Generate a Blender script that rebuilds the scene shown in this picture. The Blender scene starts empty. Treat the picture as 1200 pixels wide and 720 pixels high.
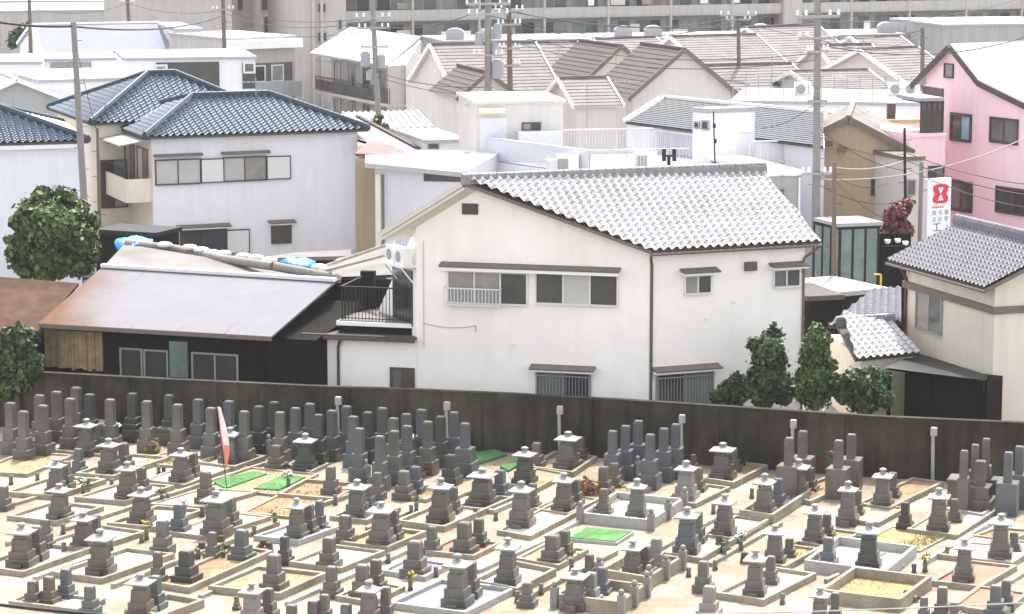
import bpy, bmesh, math, random
from mathutils import Vector, Matrix
random.seed(11)
R = math.radians
SC = bpy.context.scene
COL = SC.collection

# ------------------------------------------------------------------ camera
F_PX, CAM_H, TANP = 3100.0, 18.5, 490.0 / 3100.0
PITCH = math.atan(TANP)
CAM = Vector((0, 0, CAM_H))
_F = Vector((0, math.cos(PITCH), -math.sin(PITCH)))
_U = Vector((0, math.sin(PITCH), math.cos(PITCH)))

def ray(u, v):
    return _F + Vector((1, 0, 0)) * ((u - 600) / F_PX) - _U * ((v - 360) / F_PX)
def W(u, v, z=0.0):
    d = ray(u, v)
    return CAM + d * ((z - CAM_H) / d.z)
def WY(u, v, Y):
    d = ray(u, v)
    return CAM + d * (Y / d.y)
def on_plane(u, v, p, n):
    d = ray(u, v)
    return CAM + d * ((p - CAM).dot(n) / d.dot(n))
def px_of(p):
    q = p - CAM
    k = q.dot(_F)
    return (600 + F_PX * q.x / k, 360 - F_PX * q.dot(_U) / k)

cam_data = bpy.data.cameras.new('camera')
cam = bpy.data.objects.new('camera', cam_data)
COL.objects.link(cam)
cam.location = CAM
cam.rotation_euler = (math.pi / 2 - PITCH, 0, 0)
cam_data.sensor_width = 36
cam_data.lens = 36 * F_PX / 1200
cam_data.clip_start = 1
cam_data.clip_end = 5000
SC.camera = cam

# ------------------------------------------------------------------ materials
MATS = {}
def mat(name, col, rough=0.8, spec=0.5, metal=0.0, var=0.25, scale=3.0, bump=0.0, bscale=30.0,
        streak=0.0, tint=None, tscale=0.6, tamt=0.5, coat=0.0, alpha_noise=None, detail=6, rvar=0.0):
    """noise-mottled principled material; tint = second colour mixed in by a large noise; streak = vertical dirt"""
    m = bpy.data.materials.new(name); m.use_nodes = True
    nt = m.node_tree; N = nt.nodes; L = nt.links
    b = N['Principled BSDF']
    tc = N.new('ShaderNodeTexCoord'); co = tc.outputs['Object']
    no = N.new('ShaderNodeTexNoise'); no.inputs['Scale'].default_value = scale; no.inputs['Detail'].default_value = detail
    no.inputs['Roughness'].default_value = 0.65
    L.new(co, no.inputs['Vector'])
    mr = N.new('ShaderNodeMapRange'); mr.inputs['From Min'].default_value = 0.25; mr.inputs['From Max'].default_value = 0.75
    mr.inputs['To Min'].default_value = 1 - var; mr.inputs['To Max'].default_value = 1 + var
    L.new(no.outputs['Fac'], mr.inputs['Value'])
    base = N.new('ShaderNodeMix'); base.data_type = 'RGBA'
    base.inputs['A'].default_value = (*col, 1); base.inputs['B'].default_value = (*(tint or col), 1)
    if tint:
        n2 = N.new('ShaderNodeTexNoise'); n2.inputs['Scale'].default_value = tscale; n2.inputs['Detail'].default_value = 5
        L.new(co, n2.inputs['Vector'])
        m2 = N.new('ShaderNodeMapRange'); m2.inputs['From Min'].default_value = 0.62 - tamt * 0.4; m2.inputs['From Max'].default_value = 0.78 - tamt * 0.25
        L.new(n2.outputs['Fac'], m2.inputs['Value']); L.new(m2.outputs['Result'], base.inputs['Factor'])
    else:
        base.inputs['Factor'].default_value = 0
    mul = N.new('ShaderNodeMix'); mul.data_type = 'RGBA'; mul.blend_type = 'MULTIPLY'; mul.inputs['Factor'].default_value = 1
    L.new(base.outputs['Result'], mul.inputs['A'])
    last = mr.outputs['Result']
    if streak:
        mp = N.new('ShaderNodeMapping'); mp.inputs['Scale'].default_value = (1.6, 1.6, 0.12)
        L.new(co, mp.inputs['Vector'])
        n3 = N.new('ShaderNodeTexNoise'); n3.inputs['Scale'].default_value = 2.2; n3.inputs['Detail'].default_value = 6
        L.new(mp.outputs['Vector'], n3.inputs['Vector'])
        m3 = N.new('ShaderNodeMapRange'); m3.inputs['From Min'].default_value = 0.45; m3.inputs['From Max'].default_value = 0.75
        m3.inputs['To Min'].default_value = 1.0; m3.inputs['To Max'].default_value = 1.0 - streak
        L.new(n3.outputs['Fac'], m3.inputs['Value'])
        mm = N.new('ShaderNodeMath'); mm.operation = 'MULTIPLY'
        L.new(last, mm.inputs[0]); L.new(m3.outputs['Result'], mm.inputs[1]); last = mm.outputs[0]
    cr = N.new('ShaderNodeCombineColor')
    for i in range(3): L.new(last, cr.inputs[i])
    L.new(cr.outputs['Color'], mul.inputs['B'])
    L.new(mul.outputs['Result'], b.inputs['Base Color'])
    b.inputs['Roughness'].default_value = rough
    if rvar:
        mr4 = N.new('ShaderNodeMapRange'); mr4.inputs['To Min'].default_value = rough - rvar; mr4.inputs['To Max'].default_value = rough + rvar
        L.new(no.outputs['Fac'], mr4.inputs['Value']); L.new(mr4.outputs['Result'], b.inputs['Roughness'])
    b.inputs['Specular IOR Level'].default_value = spec
    b.inputs['Metallic'].default_value = metal
    if coat: b.inputs['Coat Weight'].default_value = coat
    if bump:
        n5 = N.new('ShaderNodeTexNoise'); n5.inputs['Scale'].default_value = bscale; n5.inputs['Detail'].default_value = 4
        L.new(co, n5.inputs['Vector'])
        bp = N.new('ShaderNodeBump'); bp.inputs['Strength'].default_value = bump; bp.inputs['Distance'].default_value = 0.05
        L.new(n5.outputs['Fac'], bp.inputs['Height']); L.new(bp.outputs['Normal'], b.inputs['Normal'])
    MATS[name] = m
    return m

def leaf_mat(name, dark, light, rough=0.55):
    m = bpy.data.materials.new(name); m.use_nodes = True
    nt = m.node_tree; N = nt.nodes; L = nt.links
    b = N['Principled BSDF']
    g = N.new('ShaderNodeNewGeometry'); tc = N.new('ShaderNodeTexCoord')
    no = N.new('ShaderNodeTexNoise'); no.inputs['Scale'].default_value = 1.4; no.inputs['Detail'].default_value = 3
    L.new(tc.outputs['Object'], no.inputs['Vector'])
    ad = N.new('ShaderNodeMath'); ad.operation = 'ADD'
    L.new(g.outputs['Random Per Island'], ad.inputs[0]); L.new(no.outputs['Fac'], ad.inputs[1])
    mr = N.new('ShaderNodeMapRange'); mr.inputs['From Min'].default_value = 0.45; mr.inputs['From Max'].default_value = 1.45
    L.new(ad.outputs[0], mr.inputs['Value'])
    mx = N.new('ShaderNodeMix'); mx.data_type = 'RGBA'
    mx.inputs['A'].default_value = (*dark, 1); mx.inputs['B'].default_value = (*light, 1)
    L.new(mr.outputs['Result'], mx.inputs['Factor']); L.new(mx.outputs['Result'], b.inputs['Base Color'])
    b.inputs['Roughness'].default_value = rough; b.inputs['Specular IOR Level'].default_value = 0.35
    b.inputs['Transmission Weight'].default_value = 0.0
    MATS[name] = m
    return m

def glass_mat(name, col, rough=0.12):
    m = mat(name, col, rough=rough, spec=0.55, var=0.35, scale=1.3)
    return m

# ------------------------------------------------------------------ mesh builder
class MB:
    def __init__(s): s.v = []; s.f = []; s.m = []; s.sm = []
    def add(s, vs, fs, mi=0, smooth=False):
        o = len(s.v); s.v += [Vector(p) for p in vs]
        for f in fs:
            s.f.append([i + o for i in f]); s.m.append(mi); s.sm.append(smooth)
        return s
    def prism(s, poly, z0, z1, mi=0, top=None):
        """vertical prism on a counter-clockwise xy polygon; z1 may be a list (per corner); top = inset polygon"""
        n = len(poly)
        zt = z1 if isinstance(z1, (list, tuple)) else [z1] * n
        zb = z0 if isinstance(z0, (list, tuple)) else [z0] * n
        tp = top or poly
        vs = [(p[0], p[1], zb[i]) for i, p in enumerate(poly)] + [(p[0], p[1], zt[i]) for i, p in enumerate(tp)]
        fs = [[i, (i + 1) % n, n + (i + 1) % n, n + i] for i in range(n)] + [list(range(n))[::-1], list(range(n, 2 * n))]
        return s.add(vs, fs, mi)
    def box(s, c, size, rot=0.0, mi=0, ch=0.0, taper=1.0):
        """box centred at c in xy, c.z = bottom; ch = chamfer of the top edges and corners"""
        x, y, z = c; a, b, h = size[0] / 2, size[1] / 2, size[2]
        cs, sn = math.cos(rot), math.sin(rot)
        def P(px, py): return (x + px * cs - py * sn, y + px * sn + py * cs)
        if ch:
            def ring(k, t): return [P(px * t, py * t) for px, py in ((-a + k, -b), (a - k, -b), (a, -b + k), (a, b - k), (a - k, b), (-a + k, b), (-a, b - k), (-a, -b + k))]
            r0 = ring(ch, 1); r1 = ring(ch, taper)
            ti = [P(px * taper, py * taper) for px, py in ((-a + 2 * ch, -b + ch), (a - 2 * ch, -b + ch), (a - ch, -b + 2 * ch), (a - ch, b - 2 * ch), (a - 2 * ch, b - ch), (-a + 2 * ch, b - ch), (-a + ch, b - 2 * ch), (-a + ch, -b + 2 * ch))]
            vs = [(p[0], p[1], z) for p in r0] + [(p[0], p[1], z + h - ch) for p in r1] + [(p[0], p[1], z + h) for p in ti]
            fs = []
            for q in (0, 8):
                fs += [[q + i, q + (i + 1) % 8, q + 8 + (i + 1) % 8, q + 8 + i] for i in range(8)]
            fs += [list(range(8))[::-1], list(range(16, 24))]
            return s.add(vs, fs, mi)
        pl = [P(-a, -b), P(a, -b), P(a, b), P(-a, b)]
        tp = [P(-a * taper, -b * taper), P(a * taper, -b * taper), P(a * taper, b * taper), P(-a * taper, b * taper)]
        return s.prism(pl, z, z + h, mi, tp)
    def rings(s, c, prof, n=4, rot=0.0, mi=0, smooth=False, sq=None):
        """profile [(r, z)...] swept round the vertical axis at c with n sides"""
        x, y, z = c; vs = []; k = len(prof)
        for r, h in prof:
            for i in range(n):
                a = rot + 2 * math.pi * (i + 0.5) / n
                vs.append((x + r * math.cos(a), y + r * math.sin(a), z + h))
        fs = []
        for j in range(k - 1):
            for i in range(n):
                fs.append([j * n + i, j * n + (i + 1) % n, (j + 1) * n + (i + 1) % n, (j + 1) * n + i])
        fs.append(list(range(n))[::-1]); fs.append([(k - 1) * n + i for i in range(n)])
        return s.add(vs, fs, mi, smooth)
    def tube(s, p0, p1, r, n=8, mi=0, r1=None, smooth=True):
        p0, p1 = Vector(p0), Vector(p1); d = (p1 - p0)
        if d.length < 1e-6: return s
        d.normalize(); a = d.orthogonal().normalized(); b = d.cross(a)
        r1 = r if r1 is None else r1
        vs = [p0 + (a * math.cos(2 * math.pi * i / n) + b * math.sin(2 * math.pi * i / n)) * r for i in range(n)]
        vs += [p1 + (a * math.cos(2 * math.pi * i / n) + b * math.sin(2 * math.pi * i / n)) * r1 for i in range(n)]
        fs = [[i, (i + 1) % n, n + (i + 1) % n, n + i] for i in range(n)]
        s.add(vs, fs, mi, smooth)
        s.add(vs[:n], [list(range(n))[::-1]], mi); s.add(vs[n:], [list(range(n))], mi)
        return s
    def path(s, pts, r, n=6, mi=0):
        for a, b in zip(pts[:-1], pts[1:]): s.tube(a, b, r, n, mi)
        return s
    def beam(s, p0, p1, w, h, mi=0, up=Vector((0, 0, 1))):
        """rectangular bar: w across, h upward from the line p0-p1"""
        p0, p1 = Vector(p0), Vector(p1); d = (p1 - p0).normalized()
        sd = d.cross(up).normalized() * (w / 2); upv = sd.cross(d).normalized() * h
        vs = []
        for p in (p0, p1): vs += [p - sd, p + sd, p + sd + upv, p - sd + upv]
        fs = [[0, 1, 2, 3], [7, 6, 5, 4], [0, 4, 5, 1], [1, 5, 6, 2], [2, 6, 7, 3], [3, 7, 4, 0]]
        return s.add(vs, fs, mi)
    def slab(s, poly, th, mi=0):
        """3-D planar polygon thickened downward along its normal"""
        poly = [Vector(p) for p in poly]
        nrm = (poly[1] - poly[0]).cross(poly[2] - poly[1]).normalized()
        if nrm.z < 0: poly = poly[::-1]; nrm = -nrm
        n = len(poly)
        vs = poly + [p - nrm * th for p in poly]
        fs = [list(range(n)), list(range(n, 2 * n))[::-1]] + [[(i + 1) % n, i, n + i, n + (i + 1) % n] for i in range(n)]
        return s.add(vs, fs, mi)
    def ball(s, c, r, n=10, mi=0, sz=1.0):
        prof = [(max(1e-3, r * math.sin(math.pi * i / 6)), -r * sz * math.cos(math.pi * i / 6)) for i in range(7)]
        return s.rings(c, prof, n, 0, mi, True)
    def build(s, name, mats, parent=None, fix=True, smooth_angle=None):
        me = bpy.data.meshes.new(name)
        off = parent_loc(parent)
        me.from_pydata([p - off for p in s.v], [], s.f)
        if not isinstance(mats, (list, tuple)): mats = [mats]
        for m in mats: me.materials.append(m if not isinstance(m, str) else MATS[m])
        me.polygons.foreach_set('material_index', s.m)
        me.polygons.foreach_set('use_smooth', s.sm)
        if fix:
            bm = bmesh.new(); bm.from_mesh(me)
            bmesh.ops.recalc_face_normals(bm, faces=bm.faces)
            bm.to_mesh(me); bm.free()
        if smooth_angle:
            me.polygons.foreach_set('use_smooth', [True] * len(me.polygons))
            me.set_sharp_from_angle(angle=R(smooth_angle))
        me.update()
        o = bpy.data.objects.new(name, me)
        COL.objects.link(o)
        if parent: o.parent = parent
        return o

def parent_loc(p):
    v = Vector((0, 0, 0))
    while p is not None:
        v += p.location; p = p.parent
    return v

def tag(o, label=None, cat=None, group=None, kind=None):
    if label: o['label'] = label
    if cat: o['category'] = cat
    if group: o['group'] = group
    if kind: o['kind'] = kind
    return o
def thing(name, label, cat, loc, group=None):
    o = bpy.data.objects.new(name, None); COL.objects.link(o)
    o.location = loc; o.empty_display_size = 0.3
    return tag(o, label, cat, group)

def sag(p0, p1, drop, n=14):
    return [p0.lerp(p1, i / n) - Vector((0, 0, drop * 4 * (i / n) * (1 - i / n))) for i in range(n + 1)]

# ------------------------------------------------------------------ facade helper
class Face:
    """a vertical wall plane from p0 to p1 (p0 on the left as seen from outside)"""
    def __init__(s, p0, p1):
        s.p0 = Vector((p0[0], p0[1], 0)); d = Vector((p1[0], p1[1], 0)) - s.p0
        s.len = d.length; s.t = d.normalized(); s.n = Vector((s.t.y, -s.t.x, 0))
    def sz(s, u, v):
        p = on_plane(u, v, s.p0, s.n)
        return (p - s.p0).dot(s.t), p.z
    def pt(s, a, z, o=0.0):
        p = s.p0 + s.t * a + s.n * o
        return Vector((p.x, p.y, z))
    def box(s, mb, a0, a1, z0, z1, o0, o1, mi=0):
        pl = [s.pt(a0, 0, o1), s.pt(a1, 0, o1), s.pt(a1, 0, o0), s.pt(a0, 0, o0)]
        mb.prism([(p.x, p.y) for p in pl], z0, z1, mi)
        return mb
    def quad(s, mb, a0, a1, z0, z1, o, mi=0):
        mb.add([s.pt(a0, z0, o), s.pt(a1, z0, o), s.pt(a1, z1, o), s.pt(a0, z1, o)], [[0, 1, 2, 3]], mi)
    def rect(s, u0, v0, u1, v1):
        vm = (v0 + v1) / 2; um = (u0 + u1) / 2
        a0 = s.sz(u0, vm)[0]; a1 = s.sz(u1, vm)[0]
        z1 = s.sz(um, v0)[1]; z0 = s.sz(um, v1)[1]
        return min(a0, a1), max(a0, a1), z0, z1

def window(face, house, rect, panes=2, frame='sash_grey', glass=('glass_dark',), hood=None, bars=None, sill=True, fw=0.06, shutter=None, label=None):
    """window = frame ring (parent) + one pane per sash (sub-parts of window); hood / bars / shutter box become sub-parts too"""
    a0, a1, z0, z1 = face.rect(*rect) if len(rect) == 4 else rect[1:]
    mb = MB(); d = 0.07
    face.box(mb, a0 - fw, a0, z0 - fw, z1 + fw, -0.02, d); face.box(mb, a1, a1 + fw, z0 - fw, z1 + fw, -0.02, d)
    face.box(mb, a0, a1, z1, z1 + fw, -0.02, d); face.box(mb, a0, a1, z0 - fw, z0, -0.02, d + (0.05 if sill else 0))
    w = (a1 - a0) / panes
    for k in range(1, panes):
        face.box(mb, a0 + w * k - fw * 0.45, a0 + w * k + fw * 0.45, z0, z1, -0.02, d - 0.015)
    wo = mb.build('window', frame, house)
    if label: wo['label'] = label
    for k in range(panes):
        g = MB(); e = fw * 0.45
        face.box(g, a0 + w * k + (e if k else 0), a0 + w * (k + 1) - (e if k < panes - 1 else 0), z0, z1, -0.015, 0.025 + 0.012 * (k % 2))
        g.build('pane', glass[k % len(glass)], wo)
    if hood:
        h = MB(); ex = 0.22
        p = [face.pt(a0 - ex, z1 + 0.30, 0.0), face.pt(a1 + ex, z1 + 0.30, 0.0), face.pt(a1 + ex, z1 + 0.2, 0.42), face.pt(a0 - ex, z1 + 0.2, 0.42)]
        h.slab(p, 0.05, 0)
        face.box(h, a0 - ex + 0.02, a1 + ex - 0.02, z1 + 0.09, z1 + 0.17, 0.0, 0.38, 1)
        h.build('hood', [hood, 'white_trim'], wo)
    if bars:
        b = MB(); n = max(4, int((a1 - a0) / 0.11))
        for i in range(n + 1):
            x = a0 + (a1 - a0) * i / n
            face.box(b, x - 0.009, x + 0.009, z0 - 0.03, z1 * 0.0 + (z0 + (z1 - z0) * bars[0]), 0.14, 0.16)
        zt = z0 + (z1 - z0) * bars[0]
        face.box(b, a0 - 0.05, a1 + 0.05, zt, zt + 0.035, 0.0, 0.165)
        face.box(b, a0 - 0.05, a1 + 0.05, z0 - 0.06, z0 - 0.03, 0.0, 0.165)
        b.build('railing', bars[1], wo)
    return wo

# ------------------------------------------------------------------ tiled roofs
def tile_roof(name, poly, eave_dir, parent, material, pitch=0.28, row=0.24, amp=0.035, lift=0.028, under='eave_wood', th=0.10, seg=6):
    """pantile surface over a planar 3-D polygon: waves across, stepped courses up the slope; plus a board underneath"""
    poly = [Vector(p) for p in poly]
    nrm = (poly[1] - poly[0]).cross(poly[2] - poly[1]).normalized()
    if nrm.z < 0: nrm = -nrm
    e = Vector(eave_dir).normalized(); e = (e - nrm * e.dot(nrm)).normalized()
    up = nrm.cross(e)
    if up.z < 0: up = -up; e = -e
    o = poly[0]
    A = [(p - o).dot(e) for p in poly]; B = [(p - o).dot(up) for p in poly]
    a0, a1, b0, b1 = min(A) - 0.01, max(A) + 0.01, min(B) - 0.01, max(B) + 0.01
    na = max(2, int((a1 - a0) / pitch * seg)); nr = max(1, int(math.ceil((b1 - b0) / row)))
    vs = []; lines = []
    for k in range(nr + 1):
        bb = b0 + k * row
        if k > 0: lines.append((bb, 0.0))
        if k < nr: lines.append((bb + 0.002, lift))
    for bb, h in lines:
        for i in range(na + 1):
            a = a0 + (a1 - a0) * i / na
            ph = (a / pitch) % 1.0
            w = (0.5 + 0.5 * math.cos(2 * math.pi * ph)) ** 1.5
            vs.append(o + e * a + up * bb + nrm * (h + amp * w))
    fs = []
    for j in range(len(lines) - 1):
        for i in range(na):
            fs.append([j * (na + 1) + i, j * (na + 1) + i + 1, (j + 1) * (na + 1) + i + 1, (j + 1) * (na + 1) + i])
    me = bpy.data.meshes.new(name); off = parent_loc(parent)
    me.from_pydata([p - off for p in vs], [], fs)
    bm = bmesh.new(); bm.from_mesh(me)
    cen = sum(poly, Vector()) / len(poly)
    for i in range(len(poly)):
        p, q = poly[i], poly[(i + 1) % len(poly)]
        pn = (q - p).cross(nrm).normalized()
        if (cen - p).dot(pn) > 0: pn = -pn
        bmesh.ops.bisect_plane(bm, geom=bm.verts[:] + bm.edges[:] + bm.faces[:], plane_co=p - off, plane_no=pn, clear_outer=True)
    for f in bm.faces:
        f.smooth = True
        if f.normal.dot(nrm) < 0: f.normal_flip()
    bm.to_mesh(me); bm.free()
    me.materials.append(MATS[material]); me.set_sharp_from_angle(angle=R(40))
    ob = bpy.data.objects.new(name, me); COL.objects.link(ob); ob.parent = parent
    mb = MB(); mb.slab([p - nrm * 0.012 for p in poly], th)
    ub = mb.build('eave_board', under, parent)
    return ob

def ridge(p0, p1, parent, material, w=0.26, h=0.26, name='ridge_cap'):
    mb = MB()
    p0, p1 = Vector(p0), Vector(p1)
    mb.beam(p0 - Vector((0, 0, 0.06)), p1 - Vector((0, 0, 0.06)), w, h)
    n = max(2, int((p1 - p0).length / 0.3)); up = Vector((0, 0, h - 0.05))
    for i in range(n):
        a = p0.lerp(p1, i / n) + up; b = p0.lerp(p1, (i + 0.93) / n) + up
        mb.tube(a, b, w * 0.36, 8)
    return mb.build(name, material, parent)
# ------------------------------------------------------------------ palette
mat('earth_ground', (0.30, 0.265, 0.205), 0.95, 0.2, var=0.18, scale=1.2, tint=(0.40, 0.36, 0.30), tscale=0.25, bump=0.25, bscale=14)
mat('town_ground', (0.22, 0.22, 0.215), 0.9, 0.3, var=0.2, scale=0.8)
mat('asphalt', (0.055, 0.055, 0.057), 0.9, 0.3, var=0.2, scale=2)
mat('pale_concrete', (0.335, 0.295, 0.24), 0.9, 0.3, var=0.32, scale=3.2, detail=12, tint=(0.23, 0.185, 0.13), tscale=0.5, tamt=0.7, bump=0.15)
mat('kerb_tan', (0.30, 0.265, 0.205), 0.85, 0.35, var=0.25, scale=5, tint=(0.21, 0.18, 0.14), tscale=1.2, bump=0.2)
mat('kerb_grey', (0.33, 0.33, 0.32), 0.8, 0.4, var=0.2, scale=6, bump=0.15)
mat('fill_white', (0.46, 0.425, 0.385), 0.95, 0.2, var=0.2, scale=14, bump=0.5, bscale=45)
mat('fill_cream', (0.33, 0.27, 0.19), 0.95, 0.2, var=0.2, scale=6, tint=(0.50, 0.44, 0.36), tscale=0.9, bump=0.4, bscale=40)
mat('fill_pink', (0.40, 0.33, 0.285), 0.95, 0.2, var=0.2, scale=10, tint=(0.5, 0.46, 0.42), tscale=0.9, bump=0.4, bscale=40)
mat('fill_tan', (0.33, 0.26, 0.17), 0.95, 0.2, var=0.3, scale=4, tint=(0.24, 0.19, 0.10), tscale=1.1, bump=0.5, bscale=30)
mat('fill_earth', (0.27, 0.165, 0.10), 0.95, 0.2, var=0.3, scale=4, tint=(0.30, 0.23, 0.13), tscale=1.3, bump=0.5, bscale=30)
mat('fill_straw', (0.36, 0.28, 0.14), 0.95, 0.2, var=0.4, scale=9, tint=(0.24, 0.21, 0.10), tscale=1.6, bump=0.6, bscale=30)
mat('fill_grey', (0.25, 0.26, 0.27), 0.9, 0.3, var=0.4, scale=26, bump=0.6, bscale=50)
mat('fill_red', (0.40, 0.165, 0.11), 0.9, 0.25, var=0.2, scale=12, tint=(0.36, 0.2, 0.14), tscale=1.0, bump=0.3, bscale=50)
mat('turf', (0.075, 0.185, 0.065), 0.9, 0.2, var=0.3, scale=6, tint=(0.115, 0.25, 0.085), tscale=1.2, bump=0.6, bscale=60)
mat('granite', (0.135, 0.128, 0.115), 0.38, 0.5, var=0.16, scale=30, tint=(0.085, 0.08, 0.07), tscale=1.5, tamt=0.6, rvar=0.16)
mat('granite_brown', (0.125, 0.112, 0.092), 0.38, 0.5, var=0.16, scale=30, tint=(0.075, 0.068, 0.055), tscale=1.5, tamt=0.6, rvar=0.16)
mat('granite_blue', (0.105, 0.112, 0.118), 0.38, 0.5, var=0.16, scale=30, tint=(0.075, 0.08, 0.085), tscale=1.5, rvar=0.16)
mat('granite_black', (0.04, 0.04, 0.038), 0.38, 0.5, var=0.16, scale=30, rvar=0.16)
mat('granite_pale', (0.20, 0.195, 0.18), 0.38, 0.5, var=0.16, scale=30, tint=(0.2, 0.195, 0.185), tscale=1.5, rvar=0.16)
mat('granite_dark', (0.06, 0.062, 0.057), 0.38, 0.5, var=0.16, scale=30, tint=(0.045, 0.047, 0.042), tscale=1.5, rvar=0.16)
mat('wall_concrete', (0.095, 0.081, 0.058), 0.9, 0.2, var=0.25, scale=2.5, streak=0.55, tint=(0.042, 0.036, 0.024), tscale=0.35, tamt=0.8, bump=0.2)
mat('post_white', (0.37, 0.36, 0.33), 0.7, 0.3, var=0.15, scale=5, streak=0.3)
mat('flower_white', (0.8, 0.8, 0.78), 0.7, 0.3, var=0.15)
mat('flower_red', (0.55, 0.08, 0.08), 0.7, 0.3, var=0.3)
mat('flower_yellow', (0.6, 0.42, 0.06), 0.7, 0.3, var=0.3)
mat('leaf_vase', (0.04, 0.09, 0.025), 0.6, 0.3, var=0.4)
mat('flag_red', (0.72, 0.24, 0.20), 0.75, 0.2, var=0.1, scale=2)
mat('flag_white', (0.82, 0.70, 0.70), 0.75, 0.2, var=0.08)
mat('stucco_cream', (0.86, 0.815, 0.77), 0.9, 0.25, var=0.05, scale=0.9, streak=0.04, tint=(0.80, 0.75, 0.70), tscale=0.3, bump=0.12, bscale=40)
mat('stucco_white', (0.74, 0.735, 0.77), 0.9, 0.25, var=0.04, scale=0.8, streak=0.07, bump=0.1, bscale=40)
mat('stucco_warm', (0.70, 0.635, 0.53), 0.9, 0.25, var=0.06, scale=1, streak=0.12, bump=0.1, bscale=40)
mat('stucco_tan', (0.44, 0.345, 0.225), 0.9, 0.25, var=0.08, scale=1, streak=0.12, bump=0.1)
mat('stucco_pink', (0.90, 0.645, 0.69), 0.9, 0.25, var=0.04, scale=0.8, streak=0.08, bump=0.1, bscale=40)
mat('stucco_beige', (0.60, 0.55, 0.51), 0.9, 0.25, var=0.05, scale=0.8, streak=0.08)
mat('stucco_ivory', (0.66, 0.60, 0.51), 0.9, 0.25, var=0.05, scale=0.9, streak=0.10, bump=0.1)
mat('concrete_beige', (0.47, 0.435, 0.40), 0.9, 0.25, var=0.08, scale=0.5, streak=0.18)
mat('concrete_grey', (0.36, 0.36, 0.355), 0.9, 0.25, var=0.1, scale=0.5, streak=0.2)
mat('dark_siding', (0.085, 0.075, 0.07), 0.8, 0.3, var=0.2, scale=1.0)
mat('white_trim', (0.78, 0.77, 0.74), 0.6, 0.4, var=0.05)
mat('white_metal', (0.62, 0.62, 0.66), 0.45, 0.4, var=0.06, scale=1.5)
mat('white_roof', (0.37, 0.37, 0.395), 0.8, 0.2, var=0.07, scale=0.6)
mat('roof_deck', (0.33, 0.33, 0.355), 0.7, 0.35, var=0.1, scale=0.5)
mat('sash_grey', (0.30, 0.29, 0.28), 0.5, 0.4, var=0.1)
mat('sash_brown', (0.075, 0.055, 0.047), 0.5, 0.4, var=0.15)
mat('sash_white', (0.66, 0.65, 0.63), 0.5, 0.4, var=0.06)
mat('hood_brown', (0.16, 0.125, 0.10), 0.65, 0.3, var=0.15)
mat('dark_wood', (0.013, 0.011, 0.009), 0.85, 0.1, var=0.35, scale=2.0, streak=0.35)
mat('weathered_wood', (0.32, 0.245, 0.13), 0.85, 0.2, var=0.4, scale=3, streak=0.5)
mat('eave_wood', (0.10, 0.085, 0.07), 0.85, 0.25, var=0.15)
mat('eave_cream', (0.58, 0.54, 0.46), 0.8, 0.3, var=0.06)
mat('iron_black', (0.015, 0.015, 0.015), 0.55, 0.25, var=0.2)
mat('pipe_olive', (0.09, 0.085, 0.055), 0.6, 0.4, var=0.15)
mat('tile_silver', (0.33, 0.33, 0.34), 0.38, 0.8, var=0.12, scale=4, rvar=0.07, tint=(0.25, 0.25, 0.245), tscale=0.7, tamt=0.35)
mat('tile_grey', (0.13, 0.135, 0.15), 0.34, 0.8, var=0.2, scale=4, rvar=0.07)
mat('tile_blue', (0.035, 0.065, 0.10), 0.28, 1.0, coat=0.8, var=0.25, scale=4, rvar=0.05)
mat('tile_blue_ridge', (0.025, 0.048, 0.062), 0.45, 0.4, var=0.2, scale=4)
mat('tile_purple', (0.125, 0.125, 0.15), 0.5, 0.35, var=0.25, scale=4, tint=(0.16, 0.16, 0.185), tscale=3)
mat('lavender_roof', (0.215, 0.222, 0.265), 0.9, 0.05, var=0.06, scale=0.8)
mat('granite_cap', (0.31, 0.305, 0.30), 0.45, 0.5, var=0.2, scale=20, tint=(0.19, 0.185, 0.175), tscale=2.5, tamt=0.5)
mat('tower_wall', (0.60, 0.575, 0.54), 0.9, 0.25, var=0.05, scale=1, streak=0.10)
mat('tile_slate', (0.10, 0.108, 0.115), 0.7, 0.15, var=0.15, scale=2)
mat('tile_beige', (0.18, 0.16, 0.153), 0.7, 0.2, var=0.14, scale=5, tint=(0.14, 0.122, 0.116), tscale=0.9)
mat('tile_mauve', (0.11, 0.09, 0.086), 0.75, 0.15, var=0.12, scale=5)
mat('tile_pinkish', (0.33, 0.235, 0.225), 0.7, 0.3, var=0.12, scale=5)
mat('tile_red', (0.26, 0.05, 0.045), 0.6, 0.4, var=0.2, scale=4)
mat('ridge_grey', (0.22, 0.225, 0.22), 0.6, 0.4, var=0.25, scale=4)
mat('zinc_rust', (0.40, 0.39, 0.41), 0.42, 0.5, metal=0.35, var=0.12, scale=1.5, tint=(0.30, 0.22, 0.17), tscale=0.35, tamt=0.45)
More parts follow.
